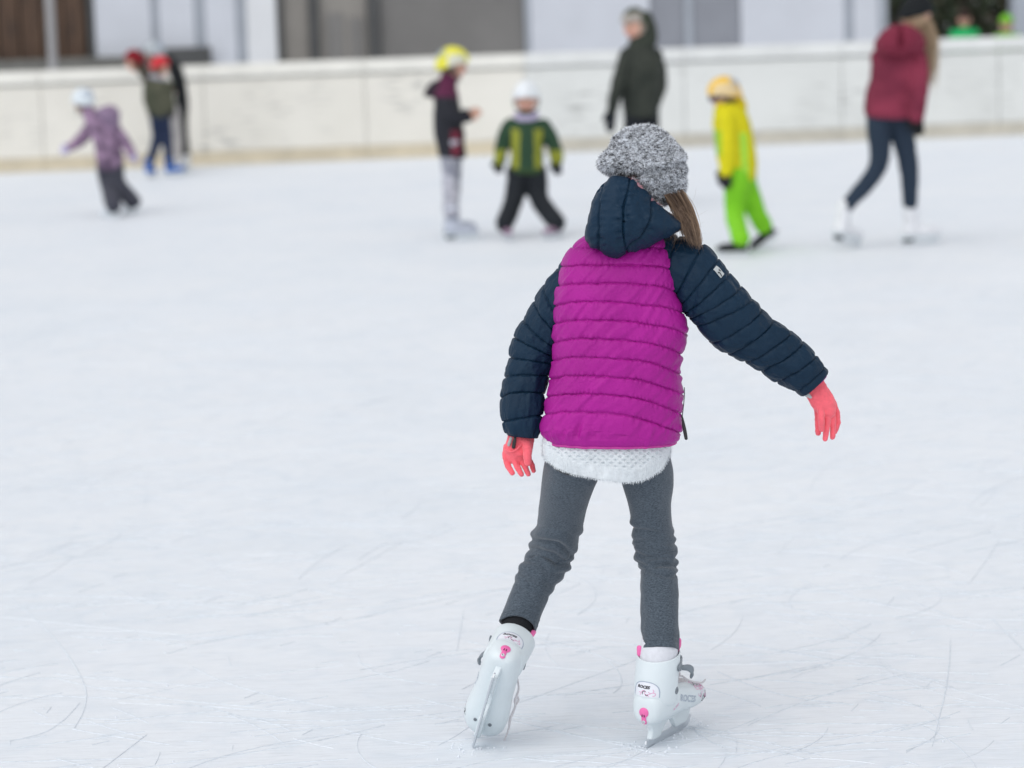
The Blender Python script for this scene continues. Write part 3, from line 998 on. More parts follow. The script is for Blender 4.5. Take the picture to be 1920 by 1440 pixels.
# ---------------------------------------------------------------- pale sweater below the jacket
NS2, NR2 = 420, 150
th = np.linspace(0, 2 * np.pi, NS2, endpoint=False)
hx = np.array([1017, 1024, 1040, 1058, 1076, 1097, 1117, 1140, 1165, 1185, 1203, 1220, 1236, 1248, 1256, 1260])
hy = np.array([846, 862, 875, 883.5, 889.5, 893.5, 897, 901, 904.5, 904, 901, 894.5, 884, 871, 858, 845])
GS = np.empty((NR2, NS2, 3)); PXY = np.empty((NR2, NS2, 2))
for i in range(NR2):
    t = i / (NR2 - 1)
    lx = np.interp(t, [0, .35, .6, 1], [1026, 1019, 1017.5, 1019]); rx_ = np.interp(t, [0, .4, 1], [1260, 1260, 1258])
    cx, rx = (lx + rx_) / 2, (rx_ - lx) / 2
    px = cx + rx * np.sign(np.cos(th)) * np.abs(np.cos(th)) ** 0.85
    hb = np.interp(px, hx, hy); hf = np.interp(px, [1017, 1140, 1260], [846, 862, 845])
    s = np.clip((1 - np.sin(th)) / 2, 0, 1)
    hemy = hb * (s > 0.5) + hf * (s <= 0.5)
    py = 808 + (hemy - 808) * t
    dep = 0.098 + 0.006 * math.sin(t * 3)
    for j in range(NS2):
        GS[i, j] = P(px[j], py[j], dep * np.sign(np.sin(th[j])) * abs(math.sin(th[j])) ** 0.85)
    PXY[i, :, 0] = px; PXY[i, :, 1] = py
Nn = grid_normals(GS)
X, Y_ = PXY[..., 0], PXY[..., 1]
hemd = np.minimum(np.interp(X, hx, hy) - Y_, 200)
lace = np.clip((hemd - 22) / 8, 0, 1)
a1, a2 = (X / 15.5 + Y_ / 12.5), (X / 15.5 - Y_ / 12.5)
cell = np.abs(np.sin(np.pi * a1)) * np.abs(np.sin(np.pi * a2))
dist = -0.0050 * np.clip(cell - 0.55, 0, 1) / 0.45 * lace
rib = 0.0009 * np.sin(X * 2 * np.pi / 3.6) * (1 - lace)
stitch = 0.0006 * np.sin(X * 2 * np.pi / 4.2 + np.sin(Y_ * 1.6)) * lace
soft = 0.003 * fbm(np.stack([X * 0.03, Y_ * 0.03, np.sin(th)[None] * np.ones_like(X)], -1).reshape(-1, 3), 2).reshape(NR2, NS2)
GS2 = GS + Nn * (dist + rib + stitch + soft)[..., None]
MAT_KNIT = speckled("knit_pale", (0.72, 0.76, 0.79), 0.06, 90, 0.95, 0.1, 0.4, 420, 0.002, sheen=0.3)
sweater = build("sweater", GS2.reshape(-1, 3), grid_faces(NR2, NS2), MAT_KNIT, girl)
nf = 3000
p, no, ix = scatter(GS2, Nn, nf, (np.sin(th) < 0.35)[None] * np.ones((NR2, 1)))
dirs = no * 0.6 + rng.normal(size=(nf, 3)) * 0.5
fz = fibres("fuzz", p - no * 0.0005, dirs, 0.003 + 0.004 * rng.random(nf), np.full(nf, 0.00035), np.repeat([[0.74, 0.78, 0.81]], nf, 0) * (0.85 + 0.25 * rng.random((nf, 1))), MAT_FIB, sweater, 0.4)
tag(fz, kind="stuff")
nf = 3200                                                 # fringe of fluff along the hem
j = rng.integers(0, NS2, nf)
p = GS2[NR2 - 1 - rng.integers(0, 3, nf), j]
dirs = np.array([[0, -0.05, -1.0]]) + 0.35 * Nn[-1, j] + rng.normal(size=(nf, 3)) * 0.28
fz = fibres("fuzz", p, dirs, 0.002 + 0.0035 * rng.random(nf), np.full(nf, 0.0004), np.repeat([[0.74, 0.78, 0.81]], nf, 0) * (0.85 + 0.25 * rng.random((nf, 1))), MAT_FIB, sweater, 0.2)
tag(fz, kind="stuff")

# where the two skates stand
def frame(org, fwd, up):
    f = nrm(np.asarray(fwd, float)); u = np.asarray(up, float); u = nrm(u - (u @ f) * f); r = np.cross(f, u)
    Mx = np.eye(4); Mx[:3, 0], Mx[:3, 1], Mx[:3, 2], Mx[:3, 3] = r, f, u, org
    return Mx
gh, gt = gnd(1210, 1405), gnd(1299, 1357)
MR = frame(gh + [0, 0, 0.0005], gt - gh, (0.085, 0.0, 1))
fl_ = np.array([-.25, .45, -.857]); ul_ = np.array([.35, .72, .58])
toe_l = gnd(885, 1406)
org_l = toe_l - nrm(fl_) * 0.210 + np.array([0, 0, 0.004])
ML = frame(org_l, fl_, ul_)
def sk_pt(Mx, p):
    return Mx[:3, :3] @ np.array(p) + Mx[:3, 3]
dyr, dyl = sk_pt(MR, (0, .046, .215))[1] - YG, sk_pt(ML, (0, .046, .215))[1] - YG
# ---------------------------------------------------------------- grey leggings
def melange(name, ca, cb, scale=700):
    m, t, b = principled(name, ca, 0.9, 0.15)
    v = coords(t, "Object", (0.5, 0.5, 1.5))
    n = N(t, "ShaderNodeTexNoise", Scale=scale * 0.6, Detail=3.0, Roughness=0.8); t.links.new(v, n.inputs["Vector"])
    t.links.new(ramp(t, n.outputs["Fac"], [(0.36, ca), (0.52, tuple((x + y) / 2 for x, y in zip(ca, cb))), (0.68, cb)]), b.inputs["Base Color"])
    n2 = N(t, "ShaderNodeTexNoise", Scale=scale, Detail=2.0); t.links.new(v, n2.inputs["Vector"])
    bump(t, b, n2.outputs["Fac"], 0.35, 0.0015)
    b.inputs["Sheen Weight"].default_value = 0.25
    return m
MAT_LEG = melange("melange_grey_jersey", (0.037, 0.050, 0.066), (0.118, 0.146, 0.178))
def leg(L, R, dep, dy, n, ns, wrinkle, seed, pull=0.0):
    Lp = [P(x, y, d) for (x, y), d in zip(L, dy)]
    Rp = [P(x, y, d) for (x, y), d in zip(R, dy)]
    G, th = ring_tube(Lp, Rp, dep, n, ns, 2.0)
    Nn = grid_normals(G)
    pp = px_of(G.reshape(-1, 3)).reshape(n, ns, 2)
    T = np.tile(th, (n, 1))
    d = wrinkle(pp, T, np.linspace(0, 1, n)[:, None] * np.ones((1, ns)))
    soft = 0.0022 * fbm(np.stack([np.cos(T) * 1.5 + seed, np.sin(T) * 1.5, pp[..., 1] * 0.02], -1).reshape(-1, 3), 2).reshape(n, ns)
    # overlocked hem: two rows of stitching near the ankle
    G = G + Nn * (d + soft)[..., None]
    if pull:
        tv = nrm(G[-1].mean(0) - G[-30].mean(0))
        wt = np.clip((np.linspace(0, 1, n) - 0.86) / 0.14, 0, 1)[:, None] ** 1.5 * np.clip(-np.sin(th), 0, 1)[None] ** 1.2
        G = G - tv * (pull * wt)[..., None]
    c = G[-1].mean(0)
    td = nrm(G[-1].mean(0) - G[-10].mean(0))
    inn = [c + (G[-1] - c) * s + td * q for s, q in ((0.95, 0.002), (0.88, -0.002), (0.85, -0.03))]
    G = np.concatenate([G, np.array(inn)])
    return G
def folds(pp, T, t, lines, width, amp, slope, seed):
    """Soft horizontal bunching folds at given px heights; slope tilts each across the leg."""
    d = 0
    for q, (y, a, w) in enumerate(lines):
        yy = pp[..., 1] - slope * (np.cos(T)) + 6 * vnoise(np.stack([np.cos(T) * 1.2 + q * 5.1 + seed, np.sin(T) * 1.2, 0 * T], -1).reshape(-1, 3)).reshape(T.shape)
        m = 0.55 + 0.45 * vnoise(np.stack([np.cos(T) * 0.9 + q * 3.7 + seed, np.sin(T) * 0.9, 0 * T + q], -1).reshape(-1, 3)).reshape(T.shape)
        x = (yy - y) / w
        d = d + 1.7 * a * m * (np.exp(-x ** 2) - 0.8 * np.exp(-((x - 1.25) / 0.55) ** 2))
    return d
RLl = [(1150, 850), (1158, 880), (1165, 905), (1175, 937), (1184, 980), (1187, 1012), (1191, 1045), (1199, 1068), (1200, 1100), (1200, 1135), (1202, 1170), (1202, 1217)]
RLr = [(1254, 850), (1260, 880), (1262, 907), (1259, 945), (1261, 983), (1266, 1016), (1267, 1045), (1268, 1068), (1271.5, 1097), (1272, 1135), (1272, 1170), (1272, 1217)]
RDY = [.0, .01, .02, .035, .045, .05, .045, .035, .035 + .25 * (dyr - .035), .035 + .5 * (dyr - .035), .035 + .75 * (dyr - .035), dyr]
wr_r = lambda pp, T, t: folds(pp, T, t, [(988, .0032, 7), (1003, .0036, 7), (1018, .0040, 7), (1033, .0045, 8), (1050, .0048, 8), (1066, .0035, 7), (1104, .0012, 12), (1185, .0010, 12)], 7, 1, 5, 2.2)
Gr = leg(RLl, RLr, [.075, .07, .064, .058, .054, .050, .048, .047, .047, .046, .044, .044], RDY, 320, 150, wr_r, 2.2)
LLl = [(1024, 850), (1020, 880), (1016.5, 907), (1012, 951), (1008, 983), (999, 1015), (986, 1045), (969, 1077), (958, 1106), (948, 1135), (936, 1164)]
LLr = [(1135, 862), (1127, 880), (1115, 905), (1102, 940), (1094, 974), (1086, 1004), (1078, 1032), (1066, 1068), (1040, 1100), (1024, 1134), (1003, 1187)]
LDY = [.0, .015, .035, .075, .105, .13, .145, .13, .13 + .3 * (dyl - .13), .13 + .62 * (dyl - .13), dyl]
wr_l = lambda pp, T, t: folds(pp, T, t, [(984, .0025, 8), (1014, .0055, 9), (1034, .0050, 9), (1052, .0045, 9), (1072, .0038, 9), (1092, .0028, 9)], 9, 1, 14, 6.1)
Gl = leg(LLl, LLr, [.075, .07, .064, .060, .057, .055, .053, .050, .048, .046, .043], LDY, 320, 150, wr_l, 6.1, 0.020)
pel, thp = ring_tube([P(1030, 800, 0), P(1026, 840, 0), P(1030, 875, 0), P(1075, 893, 0)], [P(1254, 800, 0), P(1254, 840, 0), P(1252, 872, 0), P(1215, 893, 0)], [.085, .09, .085, .05], 40, 80, 2.2, depth=(0, 1, 0))
V, F = join([capped(Gr), capped(Gl), capped(pel)])
leggings = build("leggings", V, F, MAT_LEG, girl)
# hem stitching rings
for G_, nm in ((Gr, 0), (Gl, 1)):
    for q in (9, 15):
        rr_ = G_[319 - q]
        c = rr_.mean(0); td = nrm(G_[319].mean(0) - G_[300].mean(0)); od = nrm(rr_ - c)
        tq = np.linspace(0, 2 * np.pi, 6, endpoint=False)
        Gt = rr_[:, None] + 0.0007 * (od[:, None] * np.cos(tq)[None, :, None] + td * np.sin(tq)[None, :, None])
        Fq = grid_faces(len(rr_), 6)
        a_ = np.arange(6); b2 = (a_ + 1) % 6; m0 = (len(rr_) - 1) * 6
        Fq = np.concatenate([Fq, np.stack([m0 + a_, m0 + b2, b2, a_], -1)])
        build("hem_stitch", Gt.reshape(-1, 3), Fq, MAT_LEG, leggings)
# black sock between left legging and boot
MAT_SOCK = speckled("sock_black", (0.02, 0.021, 0.024), 0.2, 300, 0.95, 0.1, 0.4, 500)
for G_, Mx in ((Gl, ML), (Gr, MR)):
    sk = [G_[270].mean(0), G_[300].mean(0), G_[319].mean(0), sk_pt(Mx, (0, .046, .19)), sk_pt(Mx, (0, .046, .15))]
    V, F = limb(sk, [0.034, 0.0345, 0.035, 0.036, 0.034], 28); build("sock", V, F, MAT_SOCK, girl)

# ---------------------------------------------------------------- gloves
MAT_GLOVE = speckled("fleece_coral", (0.93, 0.15, 0.19), 0.07, 120, 0.95, 0.1, 0.5, 500, 0.0015, sheen=0.35)
MAT_REFL = speckled("reflective_grey", (0.42, 0.43, 0.44), 0.1, 80, 0.5)
def mm(pts, d0=0.0):
    return [P(x, y, d) for x, y, d in pts]
b0 = 0.028
parts = [limb(mm([(978, 806, b0), (977, 818, b0), (975, 830, b0 - .004), (971, 845, b0 - .006), (970, 852, b0 - .004)]), [.028, .029, .030, .0305, .025], 24, 0.55),
         limb(mm([(950, 838, b0), (947.5, 855, b0), (952, 872, b0 - .004), (961, 887, b0 - .012)]), [.0078, .0073, .0069, .0058], 14),
         limb(mm([(962, 842, b0 - .004), (963.5, 858, b0 - .006), (970, 875, b0 - .012), (978, 889, b0 - .018)]), [.0078, .0073, .0069, .0058], 14),
         limb(mm([(976, 842, b0 - .004), (977.5, 858, b0 - .004), (984, 874, b0 - .008), (991, 888.5, b0 - .012)]), [.0078, .0073, .0069, .0058], 14),
         limb(mm([(988, 842, b0 + .004), (990, 858, b0 + .008), (997, 870, b0 + .008), (1000, 882, b0 + .002)]), [.0074, .0068, .0062, .0054], 14),
         limb(mm([(985, 828, b0 - .012), (989, 842, b0 - .024), (989, 856, b0 - .030), (990, 868, b0 - .032)]), [.013, .0105, .0092, .0075], 14)]
gl = remesh("glove", parts, 0.0011, MAT_GLOVE, girl, 1, None, lambda c: 0.0009 * fbm(c * 120, 2))
V, F = limb(mm([(967.5, 815, b0 - .024), (965, 826, b0 - .027), (963, 838, b0 - .027)]), [.0014, .0038, .0042], 10, 0.5); build("zip_pull", V, F, MAT_BLACKP, gl)
V, F = limb(mm([(958, 822, b0 - .022), (954, 834, b0 - .022)]), [.0035, .0035], 8, 0.35); build("reflective_tab", V, F, MAT_REFL, gl)
V, F = limb(mm([(946, 840, b0 - .012), (957, 847, b0 - .024), (968, 843, b0 - .027), (976, 835, b0 - .026), (986, 829, b0 - .018)]), [.0016, .002, .002, .002, .0016], 8); build("palm_seam", V, F, MAT_GLOVE, gl)
b1 = 0.012
parts = [limb(mm([(1518, 716, b1), (1527, 727, b1), (1536, 742, b1 - .002), (1545, 757, b1 - .004), (1550, 768, b1 - .004)]), [.024, .026, .0255, .0255, .021], 24, 0.6),
         limb(mm([(1537, 752, b1 - .006), (1539.5, 770, b1 - .014), (1540, 790, b1 - .020), (1541, 805, b1 - .014)]), [.0084, .0078, .0073, .0062], 14),
         limb(mm([(1546, 756, b1 - .004), (1551, 775, b1 - .005), (1551, 800, b1 - .005), (1547, 823, b1 - .004)]), [.0082, .0076, .0071, .0060], 14),
         limb(mm([(1554, 754, b1), (1560, 772, b1 + .002), (1562, 797, b1 + .003), (1561, 820, b1 + .004)]), [.0080, .0073, .0068, .0058], 14),
         limb(mm([(1560, 752, b1 + .008), (1568, 770, b1 + .014), (1571, 792, b1 + .012), (1566, 810, b1 + .012)]), [.0074, .0068, .0063, .0054], 14),
         limb(mm([(1527, 742, b1 + .010), (1533, 764, b1 + .020), (1534, 790, b1 + .018), (1534, 812, b1 + .012)]), [.010, .0085, .0074, .0060], 14)]
gr = remesh("glove", parts, 0.0011, MAT_GLOVE, girl, 1, None, lambda c: 0.0009 * fbm(c * 120, 2))
V, F = limb(mm([(1506, 736, b1 - .018), (1513, 740, b1 - .021), (1520, 745, b1 - .020)]), [.0038, .0052, .003], 10, 0.4); build("reflective_tab", V, F, MAT_REFL, gr)
V, F = limb(mm([(1503, 732, b1 - .012), (1518, 724, b1 - .020), (1534, 715, b1 - .020), (1545, 711, b1 - .010)]), [.0018, .0022, .0022, .0018], 8); build("cuff_seam", V, F, MAT_GLOVE, gr)
V, F = limb(mm([(1526, 722, b1 - .016), (1536, 713, b1 - .018), (1545, 705, b1 - .010)]), [.006, .0075, .006], 12); build("inner_cuff", V, F, MAGENTA, girl)


# ---------------------------------------------------------------- ice skates
MAT_SHELL = speckled("boot_plastic_white", (0.69, 0.755, 0.785), 0.035, 14, 0.32, 0.45)
MAT_LINER = speckled("liner_white", (0.70, 0.71, 0.76), 0.05, 120, 0.9)
MAT_PINK = speckled("pink_plastic", (0.83, 0.16, 0.42), 0.05, 40, 0.4, 0.45)
MAT_GREYP = speckled("grey_plastic", (0.20, 0.23, 0.26), 0.1, 40, 0.4, 0.5)
MAT_INK = speckled("ink_black", (0.015, 0.013, 0.02), 0.1, 100, 0.6)
MAT_INKP = speckled("ink_pink", (0.75, 0.30, 0.52), 0.15, 150, 0.6)
MAT_PRINT = speckled("print_panel", (0.78, 0.80, 0.86), 0.04, 60, 0.4)
MAT_EDGE = speckled("panel_outline_blue_grey", (0.36, 0.42, 0.52), 0.05, 60, 0.5)
MAT_LACE = speckled("lace_white", (0.62, 0.60, 0.62), 0.1, 300, 0.9)

def text_mesh(s, size, shear=0.0, offset=0.0, outline=False):
    c = bpy.data.curves.new("t", 'FONT')
    c.body = s; c.size = size; c.shear = shear; c.offset = offset
    c.align_x = 'CENTER'; c.align_y = 'CENTER'; c.resolution_u = 3
    o = bpy.data.objects.new("t", c); col.objects.link(o)
    dg = bpy.context.evaluated_depsgraph_get()
    me = bpy.data.meshes.new_from_object(o.evaluated_get(dg))
    V = np.array([v.co[:] for v in me.vertices]); F = [tuple(p.vertices) for p in me.polygons]
    E = {}
    for f in F:
        for a, b in zip(f, f[1:] + f[:1]):
            E[(min(a, b), max(a, b))] = E.get((min(a, b), max(a, b)), 0) + 1
    border = [k for k, n in E.items() if n == 1]
    bpy.data.objects.remove(o); bpy.data.curves.remove(c); bpy.data.meshes.remove(me)
    if outline:
        return V, border
    return V, F

def make_skate(parent, M4, outer, lift=1.0, name="ice_skate"):
    """Plastic-shelled child's skate. Local frame: x right, y to the toe, z up, origin under the heel end of the blade.
    outer = +1 / -1: side on which the buckle sits."""
    Mx = np.array(M4)
    W = lambda V: np.asarray(V, float) @ Mx[:3, :3].T + Mx[:3, 3]
    # foot shell
    ys = [-.0145, -.0135, -.010, 0.0, .02, .045, .075, .105, .135, .165, .19, .21, .222, .227, .2285]
    hw = [.0006, .014, .025, .0335, .0385, .041, .0415, .0425, .0455, .0485, .047, .040, .026, .013, .0006]
    zb = [.0944, .078, .064, .0560, .0545, .0540, .0550, .0560, .0555, .0550, .0560, .0595, .066, .072, .078]
    zt = [.0956, .110, .119, .127, .132, .134, .133, .128, .122, .117, .112, .105, .097, .090, .082]
    n, ns = 90, 64
    q = cr(np.c_[ys, hw, zb, zt], n)
    th = np.linspace(0, 2 * np.pi, ns, endpoint=False)
    ct, st = np.cos(th), np.sin(th)
    e = 2 / 2.7
    cx, sx = np.sign(ct) * np.abs(ct) ** e, np.sign(st) * np.abs(st) ** e
    zc, zh = (q[:, 2] + q[:, 3]) / 2, (q[:, 3] - q[:, 2]) / 2
    waist = 1 - 0.10 * np.clip(-sx, 0, 1)[None] * np.ones((n, 1))
    # side crease running from the heel tab to the toe
    G = np.stack([q[:, 1:2] * cx[None] * waist, np.repeat(q[:, :1], ns, 1), zc[:, None] + zh[:, None] * sx[None]], -1)
    Nn = grid_normals(G)
    cre = 0.0018 * np.exp(-((G[..., 2] - (0.100 - 0.12 * (G[..., 1] - 0.02))) / 0.004) ** 2) * np.clip(G[..., 1] / 0.03, 0, 1)
    G = G + Nn * cre[..., None]
    V1, F1 = capped(G)
    shell = build(name, W(V1), F1, MAT_SHELL, parent)
    # cuff
    n2, ns2 = 60, 72
    zz = cr([.104, .110, .135, .160, .185, .203], n2)[:, 0]
    cy = cr([.040, .040, .040, .042, .045, .047], n2)[:, 0]
    rx = cr([.0300, .0445, .0465, .0470, .0475, .0470], n2)[:, 0]
    ry = cr([.038, .0515, .0510, .0500, .0495, .0485], n2)[:, 0]
    th2 = np.linspace(0, 2 * np.pi, ns2, endpoint=False)
    c2, s2 = np.cos(th2), np.sin(th2)
    topd = 0.010 * s2 + 0.0                                # rim dips at the back
    zg = zz[:, None] + topd[None] * ((zz - .104) / .099)[:, None]
    lowd = 0.012 * np.abs(c2) ** 2
    zg = zg - lowd[None] * (1 - (zz - .104) / .099)[:, None]
    Gc = np.stack([rx[:, None] * c2[None], cy[:, None] + ry[:, None] * s2[None], zg], -1)
    rim = [np.stack([c2 * rx[-1] * k, cy[-1] + ry[-1] * s2 * k, zg[-1] + dzz], -1) for k, dzz in ((0.985, .0018), (0.95, .0018), (0.92, -0.001), (0.90, -0.05))]
    Gc = np.concatenate([Gc, np.array(rim)])
    Vc, Fc = Gc.reshape(-1, 3), [tuple(f) for f in grid_faces(len(Gc), ns2)]
    cuff = build("cuff", W(Vc), Fc, MAT_SHELL, shell)
    # liner
    Gl_ = np.array([np.stack([c2 * rx[-1] * k, cy[-1] + ry[-1] * s2 * k, zg[-1] + dzz + 0.004 * s2], -1) for k, dzz in ((.88, -.04), (.88, .004), (.80, .040 * lift), (.77, .043 * lift), (.75, .040 * lift), (.78, -.03))])
    build("liner", W(Gl_.reshape(-1, 3)), [tuple(f) for f in grid_faces(6, ns2)], MAT_LINER, shell)
    V, F = limb([(.028 * outer, .074, .207), (.030 * outer, .078, .219), (.031 * outer, .079, .230)], [.006, .008, .007], 10, 0.5); build("pull_tab", W(V), F, MAT_PINK, shell)
    V, F = limb([(-.033 * outer, .020, .203), (-.034 * outer, .020, .216)], [.006, .006], 10, 0.5); build("pull_tab", W(V), F, MAT_PINK, shell)
    # tongue rising in front of the cuff
    V, F = limb([(0, .085, .130), (0, .092, .165), (0, .092, .195), (0, .092, .206)], [.022, .024, .024, .018], 18, 0.35, (1, 0, 0)); build("tongue", W(V), F, MAT_LINER, shell)
    # blade holder and runner
    def extr(poly, hw_):
        poly = np.asarray(poly, float); m = len(poly)
        V = np.concatenate([np.c_[np.full(m, -hw_), poly], np.c_[np.full(m, hw_), poly]])
        F = [tuple(range(m))[::-1], tuple(range(m, 2 * m))] + [(i, (i + 1) % m, m + (i + 1) % m, m + i) for i in range(m)]
        return V, F
    hold = [(.012, .062), (.016, .046), (.022, .036), (.016, .018), (.030, .0145), (.060, .0155), (.076, .032), (.095, .043), (.115, .043), (.126, .032), (.140, .0165), (.190, .018), (.204, .030), (.210, .050), (.212, .066), (.110, .060)]
    V, F = extr(hold, 0.0065)
    ho = build("blade_holder", W(V), F, MAT_SHELL, shell, smooth=False)
    b_ = ho.modifiers.new("b", 'BEVEL'); b_.width = 0.0025; b_.segments = 2
    run = [(.000, .010), (.004, .002), (.012, .0), (.06, -.0004), (.12, -.0004), (.18, .0), (.205, .004), (.218, .013), (.221, .024), (.212, .030), (.195, .0215), (.06, .0185), (.016, .0185), (.002, .017)]
    V, F = extr(run, 0.0017)
    ru = build("blade", W(V), F, MAT_STEEL, shell, smooth=False)
    # rivets under the sole and at the ankle
    def disc(c, nrm_, r, h, mat, nm, sq=1.0):
        nn = nrm(nrm_); a = nrm(np.cross(nn, [0.13, 0.2, 0.97])); b = np.cross(nn, a)
        tq = np.linspace(0, 2 * np.pi, 18, endpoint=False)
        rows = [(r, -h), (r, h * .5), (r * .8, h), (r * .45, h * 1.05), (r * .4, h * .6), (.001, h * .6)]
        G_ = np.array([[np.asarray(c) + nn * hh + rr * (a * math.cos(t) + b * sq * math.sin(t)) for t in tq] for rr, hh in rows])
        Vd, Fd = capped(G_)
        return build(nm, W(Vd), Fd, mat, shell)
    for sx_ in (-1, 1):
        disc((sx_ * .017, .178, .0552), (0, 0, -1), .0042, .0012, MAT_GREYP, "rivet")
        disc((sx_ * .0455, .048, .128), (sx_, 0, .1), .0085, .002, MAT_GREYP, "ankle_rivet")
    # buckle on the outer side: base, lever, strap, catch
    o_ = outer
    V, F = limb([(o_ * .034, .080, .176), (o_ * .042, .071, .177), (o_ * .049, .050, .178)], [.010, .0125, .008], 16, 0.35, (0, 0, 1)); bk = build("buckle", W(V), F, MAT_GREYP, shell)
    V, F = limb([(o_ * .044, .077, .172), (o_ * .054, .090, .170), (o_ * .058, .099, .160), (o_ * .054, .102, .147)], [.006, .0075, .007, .004], 14, 0.45, (0, 0, 1)); build("buckle_lever", W(V), F, MAT_GREYP, shell)
    V, F = limb([(o_ * .040, .074, .184), (o_ * .032, .094, .186), (0, .104, .186), (-o_ * .034, .086, .185), (-o_ * .043, .058, .184)], [.007, .008, .008, .008, .007], 14, 0.25, (0, 0, 1)); build("strap", W(V), F, MAT_GREYP, shell)
    # laces criss-crossing over the instep
    for k in range(5):
        y0 = .108 + k * .017; z0 = .1305 - k * .0045
        for sgn in (-1, 1):
            V, F = limb([(sgn * -.017, y0, z0 - .001), (0, y0 + .007, z0 + .0035), (sgn * .017, y0 + .014, z0 - .006)], [.0019] * 3, 8)
            build("lace", W(V), F, MAT_LACE, shell)
    V, F = limb([(.008, .118, .133), (.018, .128, .138), (.028, .134, .131), (.036, .146, .124), (.038, .165, .118), (.040, .190, .112), (.036, .215, .112)], [.002] * 7, 8); build("lace", W(V), F, MAT_LACE, shell)
    V, F = limb([(.0, .118, .131), (-.008, .128, .142), (.012, .134, .141), (.004, .126, .131)], [.002] * 4, 8); build("lace", W(V), F, MAT_LACE, shell)
    V, F = limb([(-o_ * .040, .085, .122), (-o_ * .049, .105, .116), (-o_ * .050, .125, .102), (-o_ * .054, .145, .104), (-o_ * .053, .17, .090), (-o_ * .056, .20, .088), (-o_ * .054, .235, .078), (-o_ * .050, .255, .066)], [.0022, .0022, .0030, .0024, .0030, .0020, .0018, .0014], 8); build("lace", W(V), F, MAT_LACE, shell)
    V, F = limb([(-o_ * .050, .118, .110), (-o_ * .056, .130, .112), (-o_ * .054, .136, .100), (-o_ * .050, .124, .102)], [.0022] * 4, 8); build("lace", W(V), F, MAT_LACE, shell)
    # graphics laid onto the shell and cuff
    bs = BVHTree.FromPolygons([tuple(v) for v in V1], F1)
    bc = BVHTree.FromPolygons([tuple(v) for v in Vc], Fc)
    def put(nm, b, p2, f2, org, ax, ay, dr, mat, lift):
        o = decal(nm, b, p2, f2, org, ax, ay, dr, mat, None, lift)
        co = np.empty(len(o.data.vertices) * 3, np.float32); o.data.vertices.foreach_get("co", co)
        o.data.vertices.foreach_set("co", W(co.reshape(-1, 3)).astype(np.float32).ravel()); o.data.update()
        o.parent = shell; o.matrix_parent_inverse = shell.matrix_world.inverted()
        return o
    o0 = (0, -0.02, .132); ax, ay, dr = (1, 0, 0), (0, 0, 1), (0, 1, 0)
    # arched print panel at the back of the cuff
    nx, ny = 17, 9
    pts, fcs = [], []
    for j in range(ny):
        for i in range(nx):
            u = -1 + 2 * i / (nx - 1)
            top = 0.020 * math.sqrt(max(0, 1 - (abs(u) ** 2.6)))
            pts.append((u * 0.029, -0.012 + (top + 0.012) * j / (ny - 1)))
    fcs = [(j * nx + i, j * nx + i + 1, (j + 1) * nx + i + 1, (j + 1) * nx + i) for j in range(ny - 1) for i in range(nx - 1)]
    put("print_panel", bc, pts, fcs, o0, ax, ay, dr, MAT_PRINT, .0006)
    arch = [(-.0293, -.012)] + [(u * .0293, 0.0203 * math.sqrt(max(0, 1 - abs(u) ** 2.6))) for u in np.linspace(-1, 1, 33)] + [(.0293, -.012)]
    p2, f2 = strip2(arch, 0.0016); put("panel_edge", bc, p2, f2, o0, ax, ay, dr, MAT_EDGE, .0011)
    tv, tf = text_mesh("ROCES", 0.0085, 0.25, 0.0004)
    tv = tv * [1.15, 1.0, 1]
    put("lettering", bc, tv + [-.006, .0085, 0], tf, o0, ax, ay, dr, MAT_INK, .0011)
    fl = []
    flp = []
    for a0, r0, cxx, czz in ((0.2, .006, -.004, -.003), (2.0, .005, .003, -.004), (3.6, .007, .013, .002), (4.4, .005, .018, -.005), (1.0, .004, .010, -.008), (5.0, .004, -.014, -.006)):
        t = np.linspace(a0, a0 + 3.6, 12)
        flp.append(strip2(np.c_[cxx + r0 * np.cos(t) * (1 - .08 * (t - a0)), czz + r0 * .8 * np.sin(t) * (1 - .08 * (t - a0))], 0.0011))
    for a0, r0, cxx, czz in ((0.9, .0045, -.002, -.004), (3.0, .003, .004, -.006)):
        t = np.linspace(a0, a0 + 3.0, 10)
        fl.append(strip2(np.c_[cxx + r0 * np.cos(t), czz + r0 * np.sin(t)], 0.0012))
    jn = lambda ss: join([(np.c_[a, np.zeros(len(a))], f) for a, f in ss])
    v, f = jn(flp); put("flower_print", bc, v, f, o0, ax, ay, dr, MAT_INKP, .0011)
    v, f = jn(fl); put("flower_print", bc, v, f, o0, ax, ay, dr, MAT_INK, .0014)
    # pink release tab at the heel
    o1 = (0, -.03, .0885)
    def hitz(z, x=0.0):
        h_ = bs.ray_cast(Vector((x, -.06, z)), Vector((0, 1, 0)))
        return np.array(h_[0]), np.array(h_[1])
    (pa, na), (pb, nb_), (pc, nc) = hitz(.0850), hitz(.0720), hitz(.0630)
    na = na if na[1] < 0 else -na
    rt = np.array([1.0, 0, 0]); ua = np.cross(rt, na)
    tabp = [ellipsoid(pa, np.stack([rt * .0112, ua * .0112, na * .0038]), 16, 28),
            limb([pa, pb + [0, -.0012, 0], pc + [0, -.0012, 0]], [.0062, .0056, .0062], 16, 0.42, (1, 0, 0))]
    V, F = join([(W(v), f) for v, f in tabp]); build("release_tab", V, F, MAT_PINK, shell)
    for xs in (-.0024, .0024):
        V, F = limb([pa + na * .0036 + [xs, 0, -.0045], pa + na * .0030 + [xs * 1.1, 0, -.0085]], [.0010, .0010], 8); build("tab_slot", W(V), F, MAT_INK, shell)
    disc(pc + [0, -.0038, .001], (0, -1, -.25), .0040, .0016, MAT_STEEL, "bolt")
